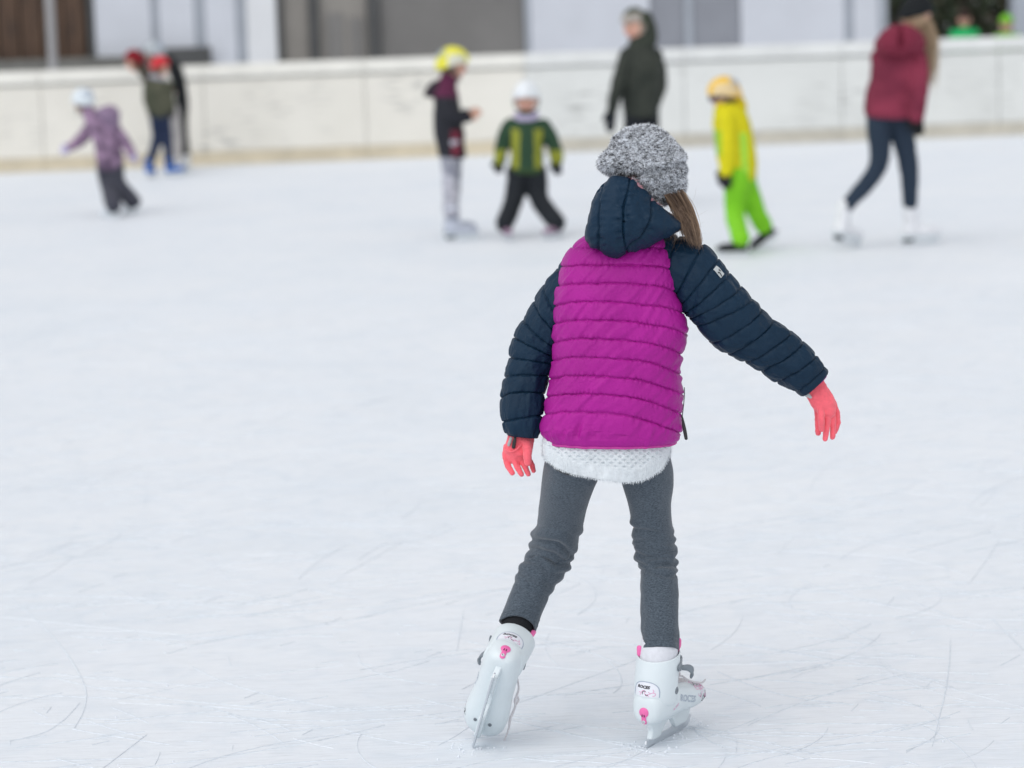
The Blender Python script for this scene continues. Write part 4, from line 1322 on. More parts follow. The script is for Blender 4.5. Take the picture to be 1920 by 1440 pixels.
    # side lettering and toe flowers on the outer side
    so = (o_ * .1, .112, .094); sax, say, sdr = (0, o_, 0), (0, 0, 1), (-o_, 0, 0)
    tv, bd = text_mesh("ROCES", 0.020, 0.0, 0.0, True)
    tv = (tv[:, :2] * [1.1, 1.0]) @ np.array([[math.cos(-.26), math.sin(-.26)], [-math.sin(-.26), math.cos(-.26)]])
    ss = [strip2(np.array([tv[a], tv[b]]), 0.0010) for a, b in bd]
    v, f = jn(ss); put("lettering", bs, v, f, so, sax, say, sdr, MAT_EDGE, .0005)
    p2, f2 = jn([strip2([(-.055, -.006), (-.043, .000)], .0014), strip2([(-.054, -.010), (-.042, -.004)], .0014), strip2([(-.061, -.010), (-.057, -.011)], .004)])
    put("side_print", bs, p2, f2, so, sax, say, sdr, MAT_INKP, .0005)
    fl, flp = [], []
    r2 = np.random.default_rng(3)
    for k in range(60):
        cxx, czz = .042 + .062 * r2.random(), .052 * (r2.random() - .5)
        a0 = 6 * r2.random(); r0 = .003 + .005 * r2.random()
        t = np.linspace(a0, a0 + 2.2 + 2 * r2.random(), 9)
        (fl if k % 3 == 0 else flp).append(strip2(np.c_[cxx + r0 * np.cos(t), czz + r0 * np.sin(t) * .8], .0011))
    to = (o_ * .045, .115, .105); tax, tay, tdr = (0, 1, 0), (-o_ * .5, 0, .85), (-o_ * .85, 0, -.5)
    v, f = jn(flp); put("flower_print", bs, v, f, to, tax, tay, tdr, MAT_INKP, .0006)
    v, f = jn(fl); put("flower_print", bs, v, f, to, tax, tay, tdr, MAT_INK, .0008)
    return shell

make_skate(girl, MR, 1)
make_skate(girl, ML, -1, 0.12)
skate_foot_r = [sk_pt(MR, (0, .042, .155)), sk_pt(MR, (0, .07, .098)), sk_pt(MR, (0, .17, .082))]
skate_foot_l = [sk_pt(ML, (0, .042, .155)), sk_pt(ML, (0, .07, .098)), sk_pt(ML, (0, .17, .082))]

# ---------------------------------------------------------------- the body itself (mostly under the clothes)
SKIN = (0.62, 0.36, 0.27)
def head_parts(c, fwd, up, h, kid=0.0):
    """Head with brow, nose, lips, chin, cheeks and ears; c = centre, h = height of the head."""
    f = nrm(fwd); u = nrm(up - (up @ f) * f); r = np.cross(f, u)
    nl, ns = 44, 56
    la = np.linspace(-np.pi / 2 + 0.03, np.pi / 2 - 0.03, nl)[:, None]; th = np.linspace(0, 2 * np.pi, ns, endpoint=False)[None]
    x = np.cos(la) * np.sin(th); y = np.cos(la) * np.cos(th); z = np.sin(la) * np.ones_like(th)
    wx, wy, wz = 0.365, 0.42, 0.5
    jaw = 1 - 0.26 * np.clip(-z, 0, 1) ** 1.3
    X = wx * x * jaw; Yh = wy * y * (1 - 0.12 * np.clip(-z, 0, 1)); Z = wz * z
    g = lambda ax, az, sx, sz: np.exp(-((X - ax) / sx) ** 2 - ((Z - az) / sz) ** 2) * (y > 0)
    Yh = Yh + 0.105 * g(0, -0.10, 0.055, 0.07) + 0.045 * g(0, 0.0, 0.04, 0.09) + 0.02 * g(0, 0.10, 0.22, 0.05)
    Yh = Yh - 0.05 * g(0.15, 0.015, 0.075, 0.05) - 0.05 * g(-0.15, 0.015, 0.075, 0.05)
    Yh = Yh + 0.028 * g(0, -0.225, 0.09, 0.025) + 0.024 * g(0, -0.27, 0.08, 0.022) + 0.04 * g(0, -0.40, 0.10, 0.07)
    Yh = Yh + (0.02 + 0.03 * kid) * (g(0.2, -0.15, 0.11, 0.10) + g(-0.2, -0.15, 0.11, 0.10))
    G = c + h * (X[..., None] * r + Yh[..., None] * f + Z[..., None] * u)
    out = [capped(G)]
    for s in (-1, 1):
        out.append(ellipsoid(c + h * (s * 0.37 * r - 0.03 * f - 0.03 * u), np.stack([r * 0.03 * h, f * 0.06 * h + r * s * 0.02 * h, u * 0.11 * h]), 10, 14))
    return out, (c, f, u, r, h)

def face_cols(fr, skin=SKIN, hair=None, hairline=0.16):
    c, f, u, r, h = fr
    def fn(V):
        d = (V - c) / h
        X, Yf, Z = d @ r, d @ f, d @ u
        C = np.repeat([skin], len(V), 0).astype(float)
        inh = (np.abs(Z) < 0.55) & (np.abs(X) < 0.45)
        fr_ = inh & (Yf > 0.15)
        cheek = np.exp(-((np.abs(X) - 0.2) / 0.09) ** 2 - ((Z + 0.14) / 0.09) ** 2) * fr_
        C = C * (1 - cheek[:, None] * 0.6) + np.array([0.66, 0.27, 0.22]) * cheek[:, None] * 0.6
        lip = fr_ & (np.abs(Z + 0.248) < 0.035) & (np.abs(X) < 0.12)
        C[lip] = (0.50, 0.16, 0.15)
        eye = fr_ & (((np.abs(X) - 0.15) / 0.06) ** 2 + ((Z - 0.01) / 0.028) ** 2 < 1)
        C[eye] = (0.05, 0.04, 0.035)
        brow = fr_ & (np.abs(np.abs(X) - 0.155) < 0.085) & (np.abs(Z - 0.095 + 0.25 * (np.abs(X) - 0.15) ** 2) < 0.016)
        C[brow] = (0.10, 0.065, 0.04)
        if hair is not None:
            hm = inh & ((Z > hairline + 0.05) | ((Yf < 0.02) & (Z > -0.3)))
            C[hm] = hair
        return C
    return fn
MAT_SKIN = speckled("skin", SKIN, 0.05, 90, 0.5, 0.4, attr=True)
hc = P(1216, 322, 0.01)
hp_, fr = head_parts(hc, np.array([-0.25, 1.0, -0.12]), np.array([0.10, 0.05, 1.0]), 0.185, 1.0)
def body_skeleton(head, hparts, neck, sh, el, wr, ha, hip, kn, an, toe, s, torso, legs=None, feet=None, leg_k=1.0, hand_s=None):
    ps = list(hparts)
    ps.append(limb([head - (head - neck) * 0.15, neck + (head - neck) * 0.3, neck - (head - neck) * 0.15], [0.042 * s, 0.04 * s, 0.05 * s]))
    ps.append(capped(torso))
    for q in (0, 1):
        ps.append(limb([sh[q], el[q], wr[q]], [0.042 * s, 0.034 * s, 0.023 * s]))
        hd = ha[q] - wr[q]
        sd = nrm(np.cross(hd, [0.3, 1, 0.2])); up_ = nrm(np.cross(sd, hd))
        L = np.linalg.norm(hd); s0_, s = s, (hand_s or s)
        ps.append(limb([wr[q], wr[q] + hd * 0.30, wr[q] + hd * 0.52], [0.022 * s, 0.032 * s, 0.030 * s], 16, 0.45, sd))
        for j, (o_, ln) in enumerate(((-0.9, 0.80), (-0.3, 1.0), (0.3, 0.95), (0.9, 0.75))):
            a = wr[q] + hd * 0.48 + sd * 0.024 * s * o_
            t_ = wr[q] + hd * (0.5 + 0.5 * ln) + sd * 0.028 * s * o_ + up_ * 0.012 * s
            ps.append(limb([a, (a + t_) / 2 - up_ * 0.004 * s, t_], [0.0088 * s, 0.008 * s, 0.0068 * s], 8))
        a = wr[q] + hd * 0.12 - sd * 0.02 * s
        ps.append(limb([a, a + hd * 0.22 - sd * 0.022 * s, a + hd * 0.42 - sd * 0.026 * s], [0.012 * s, 0.010 * s, 0.008 * s], 8))
        s = s0_
        if legs is not None:
            ps.append(limb(list(legs[q]) + [feet[q][0]], [0.05, 0.036, 0.033, 0.027, 0.024]))
            ps.append(limb(feet[q], [0.024, 0.024, 0.018]))
            continue
        ps.append(limb([hip[q], kn[q], (kn[q] * 0.55 + an[q] * 0.45), an[q]], [0.066 * s * leg_k, 0.046 * s * leg_k, 0.042 * s * leg_k, 0.030 * s * leg_k]))
        ps.append(limb([an[q], an[q] * 0.55 + toe[q] * 0.45, toe[q]] if feet is None else [an[q]] + list(feet[q]), [0.030 * s * leg_k] * 2 + [0.022 * s * leg_k] * (1 if feet is None else len(feet[q]) - 1)))
    return ps
Gtor, _ = ring_tube([P(1165, 432, .01), P(1120, 462, .005), P(1085, 510, 0), P(1080, 600, 0), P(1085, 700, 0), P(1070, 800, 0), P(1085, 870, 0)],
                    [P(1215, 432, .01), P(1245, 462, .005), P(1245, 510, 0), P(1245, 600, 0), P(1235, 700, 0), P(1235, 800, 0), P(1210, 870, 0)],
                    [.035, .06, .075, .08, .075, .08, .06], 30, 24, 2.2, depth=(0, 1, 0))
ctr = lambda G, rows: [G[r].mean(0) for r in rows]
cr_r, cr_l = ctr(Gr, (20, 170, 240, 318)), ctr(Gl, (20, 175, 245, 318))
ps = body_skeleton(hc, hp_, P(1190, 435, .01),
                   [P(1090, 505, .03), P(1285, 515, -.005)], [P(1000, 655, .06), P(1395, 610, -.005)], [P(979, 806, .030), P(1515, 708, .012)],
                   [P(972, 858, .022), P(1545, 774, .008)], [cr_l[0], cr_r[0]], [cr_l[1], cr_r[1]],
                   [cr_l[3], cr_r[3]], [0, 0], 0.62, Gtor, legs=[cr_l, cr_r], feet=[skate_foot_l, skate_foot_r], hand_s=0.40)
remesh("body", ps, 0.005, MAT_SKIN, girl, 3, face_cols(fr, SKIN, (0.12, 0.07, 0.045)))

# ================================================================== the other skaters
MAT_CLOTH = speckled("cloth", (0.3, 0.3, 0.3), 0.10, 30, 0.8, 0.25, 0.4, 60, 0.004, attr=True)
MAT_GLOSS = speckled("helmet_plastic", (0.6, 0.6, 0.6), 0.03, 20, 0.3, 0.5, attr=True)

def const(c):
    return lambda V: np.repeat([c], len(V), 0)

def simple_skate(parent, Mx, colr, size=1.0, sole_dark=False, high=True):
    W = lambda V: (np.asarray(V, float) * size) @ Mx[:3, :3].T + Mx[:3, 3]
    parts = [limb([(0, .01, .085), (0, .05, .085), (0, .11, .085), (0, .17, .082), (0, .215, .078)], [.034, .037, .036, .038, .026], 18, 0.85, (1, 0, 0)),
             limb([(0, .035, .09), (0, .038, .14), (0, .036, .19 if high else .15), (0, .034, .235 if high else .165)], [.040, .040, .043, .045], 18, 1.1, (1, 0, 0)),
             limb([(0, .09, .12), (0, .085, .17 if high else .14), (0, .085, .25 if high else .15)], [.025, .022, .024], 12, 0.5, (1, 0, 0))]
    boot = remesh("ice_skate", [(W(V), F) for V, F in parts], 0.008, MAT_CLOTH, parent, 3, const(colr))
    sole, f1 = limb([(0, -.015, .050), (0, .06, .050), (0, .16, .050), (0, .225, .056)], [.032, .033, .036, .020], 14, 0.25, (1, 0, 0))
    build("sole", W(sole), f1, MAT_BLACKP if sole_dark else MAT_SHELL, boot)
    if high:
        V, F = limb([(0, .0, .036), (0, .04, .036)], [.020, .020], 12, 0.8, (1, 0, 0)); build("heel", W(V), F, MAT_BLACKP, boot)
    def extr(poly, hw_):
        poly = np.asarray(poly, float); m = len(poly)
        V = np.concatenate([np.c_[np.full(m, -hw_), poly], np.c_[np.full(m, hw_), poly]])
        return V, [tuple(range(m))[::-1], tuple(range(m, 2 * m))] + [(i, (i + 1) % m, m + (i + 1) % m, m + i) for i in range(m)]
    V, F = extr([(-.02, .012), (.0, .0), (.2, .0), (.235, .016), (.228, .03), (.215, .05), (.17, .05), (.16, .028), (.06, .028), (.05, .05), (.005, .05), (.0, .026), (-.02, .024)], 0.003)
    build("blade", W(V), F, MAT_STEEL, boot, smooth=False)
    return boot

def person(label, Y, J, rings, ry, H, yaw, skin=SKIN, hair=(0.10, 0.065, 0.04), head_h=None, jacket_c=None, trouser_c=None, sleeve_r=(0.055, 0.048, 0.04),
           leg_r=(0.075, 0.06, 0.05), hat=None, hat_c=(0.5, 0.5, 0.5), glove_c=None, feet=(), skate_c=(0.75, 0.77, 0.8), skate_s=1.0, gaze=None, hood=None, scarf=None, hood_c=None, rough_voxel=0.009,
           long_hair=None, tilt=(0, 0, 1), body_s=None, sole_dark=False, collar=0.01, high=False, goggles=False):
    """Y = distance; J = joints in picture coordinates with a depth offset in metres; rings = jacket outline rows (left x, right x, y, depth);
    yaw = heading in degrees, 0 away from the camera, 90 to the left."""
    Q = lambda k: np.array(at(J[k][0], J[k][1], Y + (J[k][2] if len(J[k]) > 2 else 0.0)))
    base = Q("hip").copy(); base[2] = 0
    root = empty("person", base, label, "person")
    a = math.radians(yaw)
    fwd = np.array([-math.sin(a), math.cos(a), 0.0])
    g = fwd if gaze is None else np.array([-math.sin(math.radians(gaze)), math.cos(math.radians(gaze)), -0.12])
    hh = head_h or H / 6.6
    s = body_s or hh / 0.215
    head = Q("head"); neck = Q("neck")
    hp, fr = head_parts(head, g, np.asarray(tilt, float), hh, 1.0 if H < 1.4 else 0.2)
    L = [at(x0, y, Y + d) for x0, x1, y, d in rings]; R = [at(x1, y, Y + d) for x0, x1, y, d in rings]
    tor, _ = ring_tube(L, R, ry, 26, 36, 2.3, depth=(0, 1, 0))
    cen = tor.mean(1, keepdims=True)
    legs = [[Q("hipL"), Q("knL"), Q("anL")], [Q("hipR"), Q("knR"), Q("anR")]]
    sk = [fm if isinstance(fm, np.ndarray) else None for fm in feet]
    ps = body_skeleton(head, hp, neck, [Q("shL"), Q("shR")], [Q("elL"), Q("elR")], [Q("wrL"), Q("wrR")], [Q("haL"), Q("haR")],
                       [l[0] for l in legs], [l[1] for l in legs], [l[2] for l in legs],
                       [legs[q][2] + fwd * 0.12 * skate_s - np.array([0, 0, 0.05 * skate_s]) for q in (0, 1)], s * 0.82, cen + (tor - cen) * 0.62, None,
                       [[fm[:3, :3] @ (np.array(p) * skate_s) + fm[:3, 3] for p in ((0, .038, .13), (0, .07, .086), (0, .165, .08))] for fm in feet] if feet else None, 0.78)
    body = remesh("body", ps, 0.0075, MAT_SKIN, root, 2, face_cols(fr, skin, hair))
    # jacket with sleeves
    jp = [capped(tor)]
    for q, (sh, el, wr) in enumerate((("shL", "elL", "wrL"), ("shR", "elR", "wrR"))):
        jp.append(limb([Q(sh), Q(el), Q(wr)], sleeve_r, 18))
    nb = nrm(head - neck)
    jp.append(limb([neck - nb * 0.04, neck + nb * collar], [0.075 * s, 0.062 * s], 18))
    wrk = lambda c: 0.007 * fbm(c * [8, 8, 15], 3)
    jk = remesh("jacket", jp, rough_voxel, MAT_CLOTH, root, 5, jacket_c if callable(jacket_c) else const(jacket_c), wrk)
    # trousers
    hipc = Q("hip")
    tp = [limb([l[0] * 0.6 + hipc * 0.4 + np.array([0, 0, 0.05]), l[0], l[1], l[2]], [leg_r[0], leg_r[0], leg_r[1], leg_r[2]], 18) for l in legs]
    tp.append(limb([legs[0][0] + [0, 0, 0.04], hipc + [0, 0, 0.05], legs[1][0] + [0, 0, 0.04]], [leg_r[0] * 1.02, leg_r[0] * 1.12, leg_r[0] * 1.02], 16))
    remesh("trousers", tp, rough_voxel, MAT_CLOTH, root, 4, trouser_c if callable(trouser_c) else const(trouser_c), lambda c: 0.003 * fbm(c * [10, 10, 20], 3))
    if glove_c is not None:
        for q, (wr, ha) in enumerate((("wrL", "haL"), ("wrR", "haR"))):
            w_, h_ = Q(wr), Q(ha)
            hd = h_ - w_
            sd = nrm(np.cross(hd, [0.3, 1, 0.2]))
            up_ = nrm(np.cross(sd, hd))
            z = s * 1.05
            gp = [limb([w_ - hd * .1, w_ + hd * .3, w_ + hd * .58], [.030 * z, .037 * z, .034 * z], 16, 0.55, sd)]
            for o_, ln in ((-0.9, 0.80), (-0.3, 1.0), (0.3, 0.95), (0.9, 0.75)):
                p0 = w_ + hd * .5 + sd * .024 * z * o_; p1 = w_ + hd * (.52 + .5 * ln) + sd * .028 * z * o_ + up_ * .012 * z
                gp.append(limb([p0, (p0 + p1) / 2 - up_ * .004, p1], [.0115 * z, .011 * z, .0095 * z], 10))
            p0 = w_ + hd * .12 - sd * .02 * z
            gp.append(limb([p0, p0 + hd * .22 - sd * .024 * z, p0 + hd * .44 - sd * .028 * z], [.015 * z, .013 * z, .011 * z], 10))
            remesh("glove", gp, 0.004, MAT_CLOTH, root, 2, const(glove_c))
    c, f, u, r, h = fr
    if hat == "helmet":
        nl, ns = 26, 48
        la = np.linspace(0, np.pi / 2 - 0.02, nl)[:, None]; th = np.linspace(0, 2 * np.pi, ns, endpoint=False)[None]
        drop = 0.04 + 0.20 * np.clip(-np.cos(th), -0.2, 1) + 0.10 * np.abs(np.sin(th))       # low at the back and ears
        zlow = 0.16 - drop
        x = np.cos(la) * np.sin(th); y = np.cos(la) * np.cos(th)
        Z = zlow + (0.66 - zlow) * np.sin(la)
        ridge = 1 + 0.03 * np.cos(th * 6) * np.cos(la) * np.sin(la) * 2
        G = c + h * (0.475 * x[..., None] * ridge[..., None] * r + 0.56 * y[..., None] * ridge[..., None] * f + Z[..., None] * u)
        inn = c + h * (0.43 * np.stack([x[0]] * 1)[..., None] * r + 0.51 * y[:1][..., None] * f + Z[:1][..., None] * u)
        inn2 = c + h * (0.40 * x[:1][..., None] * r + 0.47 * y[:1][..., None] * f + (Z[:1] + 0.06)[..., None] * u)
        Gx = np.concatenate([inn2, inn, G])
        Vh, Fh = capped(Gx)
        hc_ = hat_c(Vh, fr) if callable(hat_c) else np.repeat([hat_c], len(Vh), 0)
        hm = build("helmet", Vh, Fh, MAT_GLOSS, root, hc_)
        for sd in (-1, 1):
            V, F = limb([c + h * (sd * .42 * r + .05 * f - .02 * u), c + h * (sd * .36 * r + .12 * f - .28 * u), c + h * (sd * .06 * r + .22 * f - .50 * u)], [.006, .006, .006], 8, 0.4); build("strap", V, F, MAT_BLACKP, hm)
        for k in range(5):
            an = -0.9 + k * 0.45
            pts = [c + h * (0.478 * math.cos(l) * math.sin(an) * r * 1.02 + 0.565 * math.cos(l) * -math.cos(an) * f + (0.02 + 0.63 * math.sin(l)) * u) for l in (0.45, 0.75, 1.0)]
            V, F = limb(pts, [.004, .006, .003], 8, 0.6); build("vent", V, F, MAT_EDGE, hm)
    elif hat == "beanie":
        nl, ns = 26, 60
        la = np.linspace(0, np.pi / 2 - 0.02, nl)[:, None]; th = np.linspace(0, 2 * np.pi, ns, endpoint=False)[None]
        x = np.cos(la) * np.sin(th); y = np.cos(la) * np.cos(th)
        zlow = 0.14 - 0.20 * np.clip(-np.cos(th), -0.3, 1)
        Z = zlow + (0.66 - zlow) * np.sin(la)
        rib = 1 + 0.012 * np.cos(th * 20) + 0.05 * np.exp(-(la / 0.22) ** 2)
        G = c + h * ((0.42 * x * rib)[..., None] * r + (0.49 * y * rib)[..., None] * f + Z[..., None] * u)
        inn = c + h * ((0.37 * x[:1])[..., None] * r + (0.43 * y[:1])[..., None] * f + Z[:1][..., None] * u)
        Vh, Fh = capped(np.concatenate([inn, G]))
        build("knitted_hat", Vh, Fh, MAT_CLOTH, root, hat_c(Vh, fr) if callable(hat_c) else np.repeat([hat_c], len(Vh), 0))
    if goggles:
        gp = [c + h * (sd * .36 * r + .20 * f + .03 * u) if abs(sd) == 1 else c + h * (sd * .36 * r + .43 * f + .03 * u) for sd in (-1, -.5, .5, 1)]
        V, F = limb(gp, [.018, .026, .026, .018], 12, 0.6, u); build("goggles", V, F, speckled("goggle_lens", (0.05, 0.03, 0.06), 0.1, 20, 0.2, 0.5), root)
    if hood is not None:
        hp_ = [np.array(at(x, y, Y + d)) for x, y, d in hood[0]]
        remesh("hood", [limb(hp_, hood[1], 18)], rough_voxel, MAT_CLOTH, jk, 4, const(hood_c if hood_c is not None else (0.2, 0.2, 0.2)), wrk)
    if scarf is not None:
        t = np.linspace(0, 2 * np.pi, 17)[:-1]
        cc = neck + nb * 0.02
        rr = [cc + 0.070 * s * (math.cos(q) * r + math.sin(q) * f * 0.95) + np.array([0, 0, -0.012 * math.sin(q)]) for q in np.r_[t, t[:2]]]
        remesh("scarf", [limb(rr, [0.026 * s] * len(rr), 12, per=2)], 0.006, MAT_CLOTH, root, 2, const(scarf))
    if long_hair is not None:
        pts, n_, wdt, ca, cb = long_hair
        P3 = np.array([at(x, y, Y + d) for x, y, d in pts])
        path = np.empty((n_, 12, 3)); cols = np.empty((n_, 3))
        for i in range(n_):
            o1 = rng.normal(size=3) * wdt
            path[i] = cr(P3 + o1[None] * np.linspace(0.5, 1.1, len(P3))[:, None] + rng.normal(size=P3.shape) * wdt * 0.15, 12)
            k = rng.random(); cols[i] = np.array(ca) * (1 - k) + np.array(cb) * k
        strands("hair", path, np.full(n_, 0.0022), cols, MAT_HAIR, root)
    for fm in feet:
        simple_skate(root, fm, skate_c, skate_s, sole_dark, high)
    return root

def foot(px, py, heading, size=1.0, Y=None, pitch=0.0, z=0.0, roll=0.0):
    """Frame of a skate whose blade middle rests at the picture point (on the ice unless Y is given)."""
    o = gnd(px, py) if Y is None else at(px, py, Y)
    a = math.radians(heading)
    f = np.array([-math.sin(a) * math.cos(pitch), math.cos(a) * math.cos(pitch), math.sin(pitch)])
    up = np.array([roll, 0, 1.0]) if abs(pitch) < 1.2 else np.array([0, 1, 0.2])
    if pitch:
        up = np.array([math.sin(a) * math.sin(pitch), -math.cos(a) * math.sin(pitch), math.cos(pitch)])
    return frame(o - f * 0.105 * size + np.array([0, 0, z]), f, up)

def ank(fm, size=1.0, z=0.15):
    """Picture point (and depth) of the boot top of a skate frame."""
    p = fm[:3, :3] @ (np.array([0, .036, z]) * size) + fm[:3, 3]
    x = px_of(p[None])[0]
    return x[0], x[1], p[1]

def gy(px, py):
    return float(gnd(px, py)[1])

def legs_of(J, fl, fr_, Y, size, z=0.15):
    a, b = ank(fl, size, z), ank(fr_, size, z)
    J["anL"] = (a[0], a[1], a[2] - Y); J["anR"] = (b[0], b[1], b[2] - Y)
    return J

# local colour patterns that belong to the garments
def mottled(ca, cb, sc):
    return lambda V: np.array(ca) + (np.array(cb) - np.array(ca)) * np.clip(0.5 + 0.9 * fbm(V * sc, 2), 0, 1)[:, None]

# ---- child in mottled purple snowsuit jacket at the far left
Y = gy(214, 402); sz = 0.72
fL, fR = foot(205, 409, 60, sz), foot(244, 401, 40, sz)
J = dict(head=(157, 192, .02), neck=(170, 217), shL=(176, 233, .08), shR=(206, 230, -.06), elL=(150, 263, .08), elR=(231, 262, -.05), wrL=(131, 277, .06), wrR=(247, 286, -.05),
         haL=(116, 285, .05), haR=(254, 303, -.05), hip=(206, 308), hipL=(199, 318, .03), hipR=(215, 318, -.02), knL=(204, 348, .05), knR=(221, 346, -.02))
person("small child in mottled purple jacket and pale helmet leaning with both arms out", Y, legs_of(J, fL, fR, Y, sz),
       [(163, 192, 212, 0), (164, 214, 226, 0), (168, 220, 245, 0), (175, 225, 268, 0), (180, 231, 292, 0), (184, 230, 312, 0), (190, 225, 319, 0)], [.07, .10, .11, .12, .13, .13, .11],
       1.05, 55, head_h=.19, jacket_c=mottled((0.12, 0.08, 0.13), (0.36, 0.24, 0.36), 18), trouser_c=(0.055, 0.057, 0.075), sleeve_r=(.058, .052, .040), leg_r=(.080, .074, .070),
       hat="helmet", hat_c=(0.66, 0.72, 0.76), glove_c=(0.50, 0.46, 0.66), feet=(fL, fR), skate_c=(0.72, 0.75, 0.80), skate_s=sz,
       hood=([(192, 213, -.10), (206, 215, -.11), (213, 226, -.11)], [.06, .085, .06]), hood_c=(0.24, 0.17, 0.26), tilt=(-.25, 0, 1), collar=0.05)

# ---- child in olive jacket, red hat and blue skates
Y = gy(305, 330); sz = 0.92
fL, fR = foot(284, 333, -15, sz), foot(328, 331, -50, sz)
J = dict(head=(299, 128, 0), neck=(293, 150), shL=(277, 163), shR=(316, 163), elL=(277, 190, -.06), elR=(319, 188, -.05), wrL=(283, 208, -.08), wrR=(322, 206, -.06),
         haL=(288, 219, -.08), haR=(321, 219, -.07), hip=(300, 218), hipL=(294, 224), hipR=(306, 224), knL=(294, 262, .03), knR=(313, 262, .03))
person("child in olive jacket, bright red hat and blue skates near the boards", Y, legs_of(J, fL, fR, Y, sz),
       [(281, 307, 150, 0), (272, 319, 163, 0), (272, 321, 180, 0), (273, 321, 197, 0), (279, 318, 212, 0), (287, 314, 221, 0)], [.06, .10, .12, .12, .12, .10],
       1.28, -25, head_h=.205, jacket_c=mottled((0.055, 0.06, 0.04), (0.095, 0.095, 0.065), 8), trouser_c=(0.018, 0.028, 0.065), leg_r=(.075, .056, .048),
       hat="beanie", hat_c=(0.55, 0.04, 0.05), glove_c=(0.03, 0.03, 0.03), feet=(fL, fR), skate_c=(0.02, 0.14, 0.52), skate_s=sz, scarf=(0.36, 0.36, 0.40), gaze=-60)

# ---- person behind, dark red hat, stooping
Y = gy(330, 324); sz = 0.9
fL, fR = foot(322, 323, 10, sz), foot(338, 324, -10, sz)
J = dict(head=(253, 117, 0), neck=(268, 133), shL=(274, 140, -.05), shR=(284, 142, .1), elL=(284, 170, -.05), elR=(296, 170, .08), wrL=(292, 190, -.05), wrR=(300, 188, .08),
         haL=(294, 204, -.05), haR=(304, 202, .08), hip=(318, 208), hipL=(315, 214), hipR=(325, 214), knL=(320, 262), knR=(333, 262))
person("stooping skater in dark red hat and brown jacket half hidden behind the olive-jacketed child", Y, legs_of(J, fL, fR, Y, sz),
       [(262, 280, 130, 0), (268, 300, 142, 0), (280, 312, 162, 0), (292, 322, 184, 0), (304, 330, 204, 0), (310, 330, 214, 0)], [.06, .09, .10, .10, .10, .09],
       1.45, 75, head_h=.215, jacket_c=(0.05, 0.042, 0.03), trouser_c=(0.42, 0.40, 0.39), leg_r=(.068, .055, .046), sleeve_r=(.05, .045, .038),
       hat="beanie", hat_c=(0.20, 0.008, 0.016), glove_c=(0.05, 0.05, 0.05), feet=(fL, fR), skate_c=(0.72, 0.73, 0.75), skate_s=sz, tilt=(-.5, 0, .85))

# ---- skater in black, light helmet, red gloves
Y = gy(345, 320); sz = 0.9
fL, fR = foot(347, 319, 15, sz), foot(352, 322, 5, sz)
J = dict(head=(290, 101, 0), neck=(310, 112), shL=(318, 124, -.12), shR=(330, 124, .1), elL=(330, 150, -.16), elR=(335, 150, .1), wrL=(326, 163, -.17), wrR=(328, 165, .1),
         haL=(320, 168, -.18), haR=(320, 172, .08), hip=(341, 190), hipL=(340, 198, -.02), hipR=(343, 198, .05), knL=(338, 236), knR=(344, 236, .03))
person("skater dressed in black with pale helmet and red gloves bending beside the boards", Y, legs_of(J, fL, fR, Y, sz),
       [(300, 320, 108, 0), (306, 336, 118, 0), (318, 345, 140, 0), (327, 350, 165, 0), (331, 350, 185, 0), (333, 349, 200, 0)], [.06, .10, .11, .11, .11, .10],
       1.5, 70, head_h=.215, jacket_c=(0.010, 0.012, 0.014), trouser_c=(0.010, 0.012, 0.013), leg_r=(.062, .046, .040), sleeve_r=(.05, .045, .038),
       hat="helmet", hat_c=(0.38, 0.42, 0.45), glove_c=(0.42, 0.02, 0.05), feet=(fL, fR), skate_c=(0.74, 0.75, 0.76), skate_s=sz, tilt=(-.3, 0, .95))

# ---- girl with yellow helmet and long dark coat
Y = gy(855, 446); sz = 0.92
fL, fR = foot(862, 442, -85, sz), foot(866, 452, -82, sz)
J = dict(head=(848, 124, 0), neck=(839, 156), shL=(838, 176, .10), shR=(836, 178, -.10), elL=(848, 216, .13), elR=(850, 218, -.14), wrL=(874, 214, .10), wrR=(877, 221, -.12),
         haL=(897, 205, .08), haR=(903, 208, -.10), hip=(846, 270), hipL=(846, 280, .06), hipR=(846, 280, -.06), knL=(848, 350, .05), knR=(846, 350, -.05))
def coat_c(V):
    p = px_of(V)
    C = np.repeat([(0.020, 0.021, 0.028)], len(V), 0)
    mar = (p[:, 1] < 183) & (p[:, 0] > 810)
    C[mar] = (0.10, 0.018, 0.055)
    st = (p[:, 0] > 846) & (p[:, 0] < 864) & (p[:, 1] > 245) & (p[:, 1] < 292)
    C[st] = (0.16, 0.025, 0.045)
    return C
person("girl in long dark coat and bright yellow helmet holding her hands out", Y, legs_of(J, fL, fR, Y, sz, .21),
       [(823, 856, 152, 0), (814, 858, 172, 0), (812, 862, 196, 0), (814, 868, 230, 0), (816, 872, 262, 0), (821, 875, 288, 0), (824, 874, 296, 0)], [.07, .12, .13, .13, .14, .15, .14],
       1.36, -85, head_h=.215, jacket_c=coat_c, trouser_c=mottled((0.20, 0.21, 0.26), (0.50, 0.50, 0.56), 30), leg_r=(.078, .062, .054),
       hat="helmet", hat_c=lambda V, fr: np.where((np.abs((V - fr[0]) @ fr[3]) > .30 * fr[4])[:, None] & (((V - fr[0]) @ fr[2]) < .38 * fr[4])[:, None] & (((V - fr[0]) @ fr[1]) > -.15 * fr[4])[:, None], [[0.62, 0.62, 0.52]], [[0.72, 0.68, 0.04]]),
       feet=(fL, fR), skate_c=(0.46, 0.49, 0.57), skate_s=sz, high=True, collar=0.06, hood=([(824, 166, 0), (812, 172, 0), (801, 176, 0)], [.07, .06, .03]), hood_c=(0.03, 0.02, 0.03))

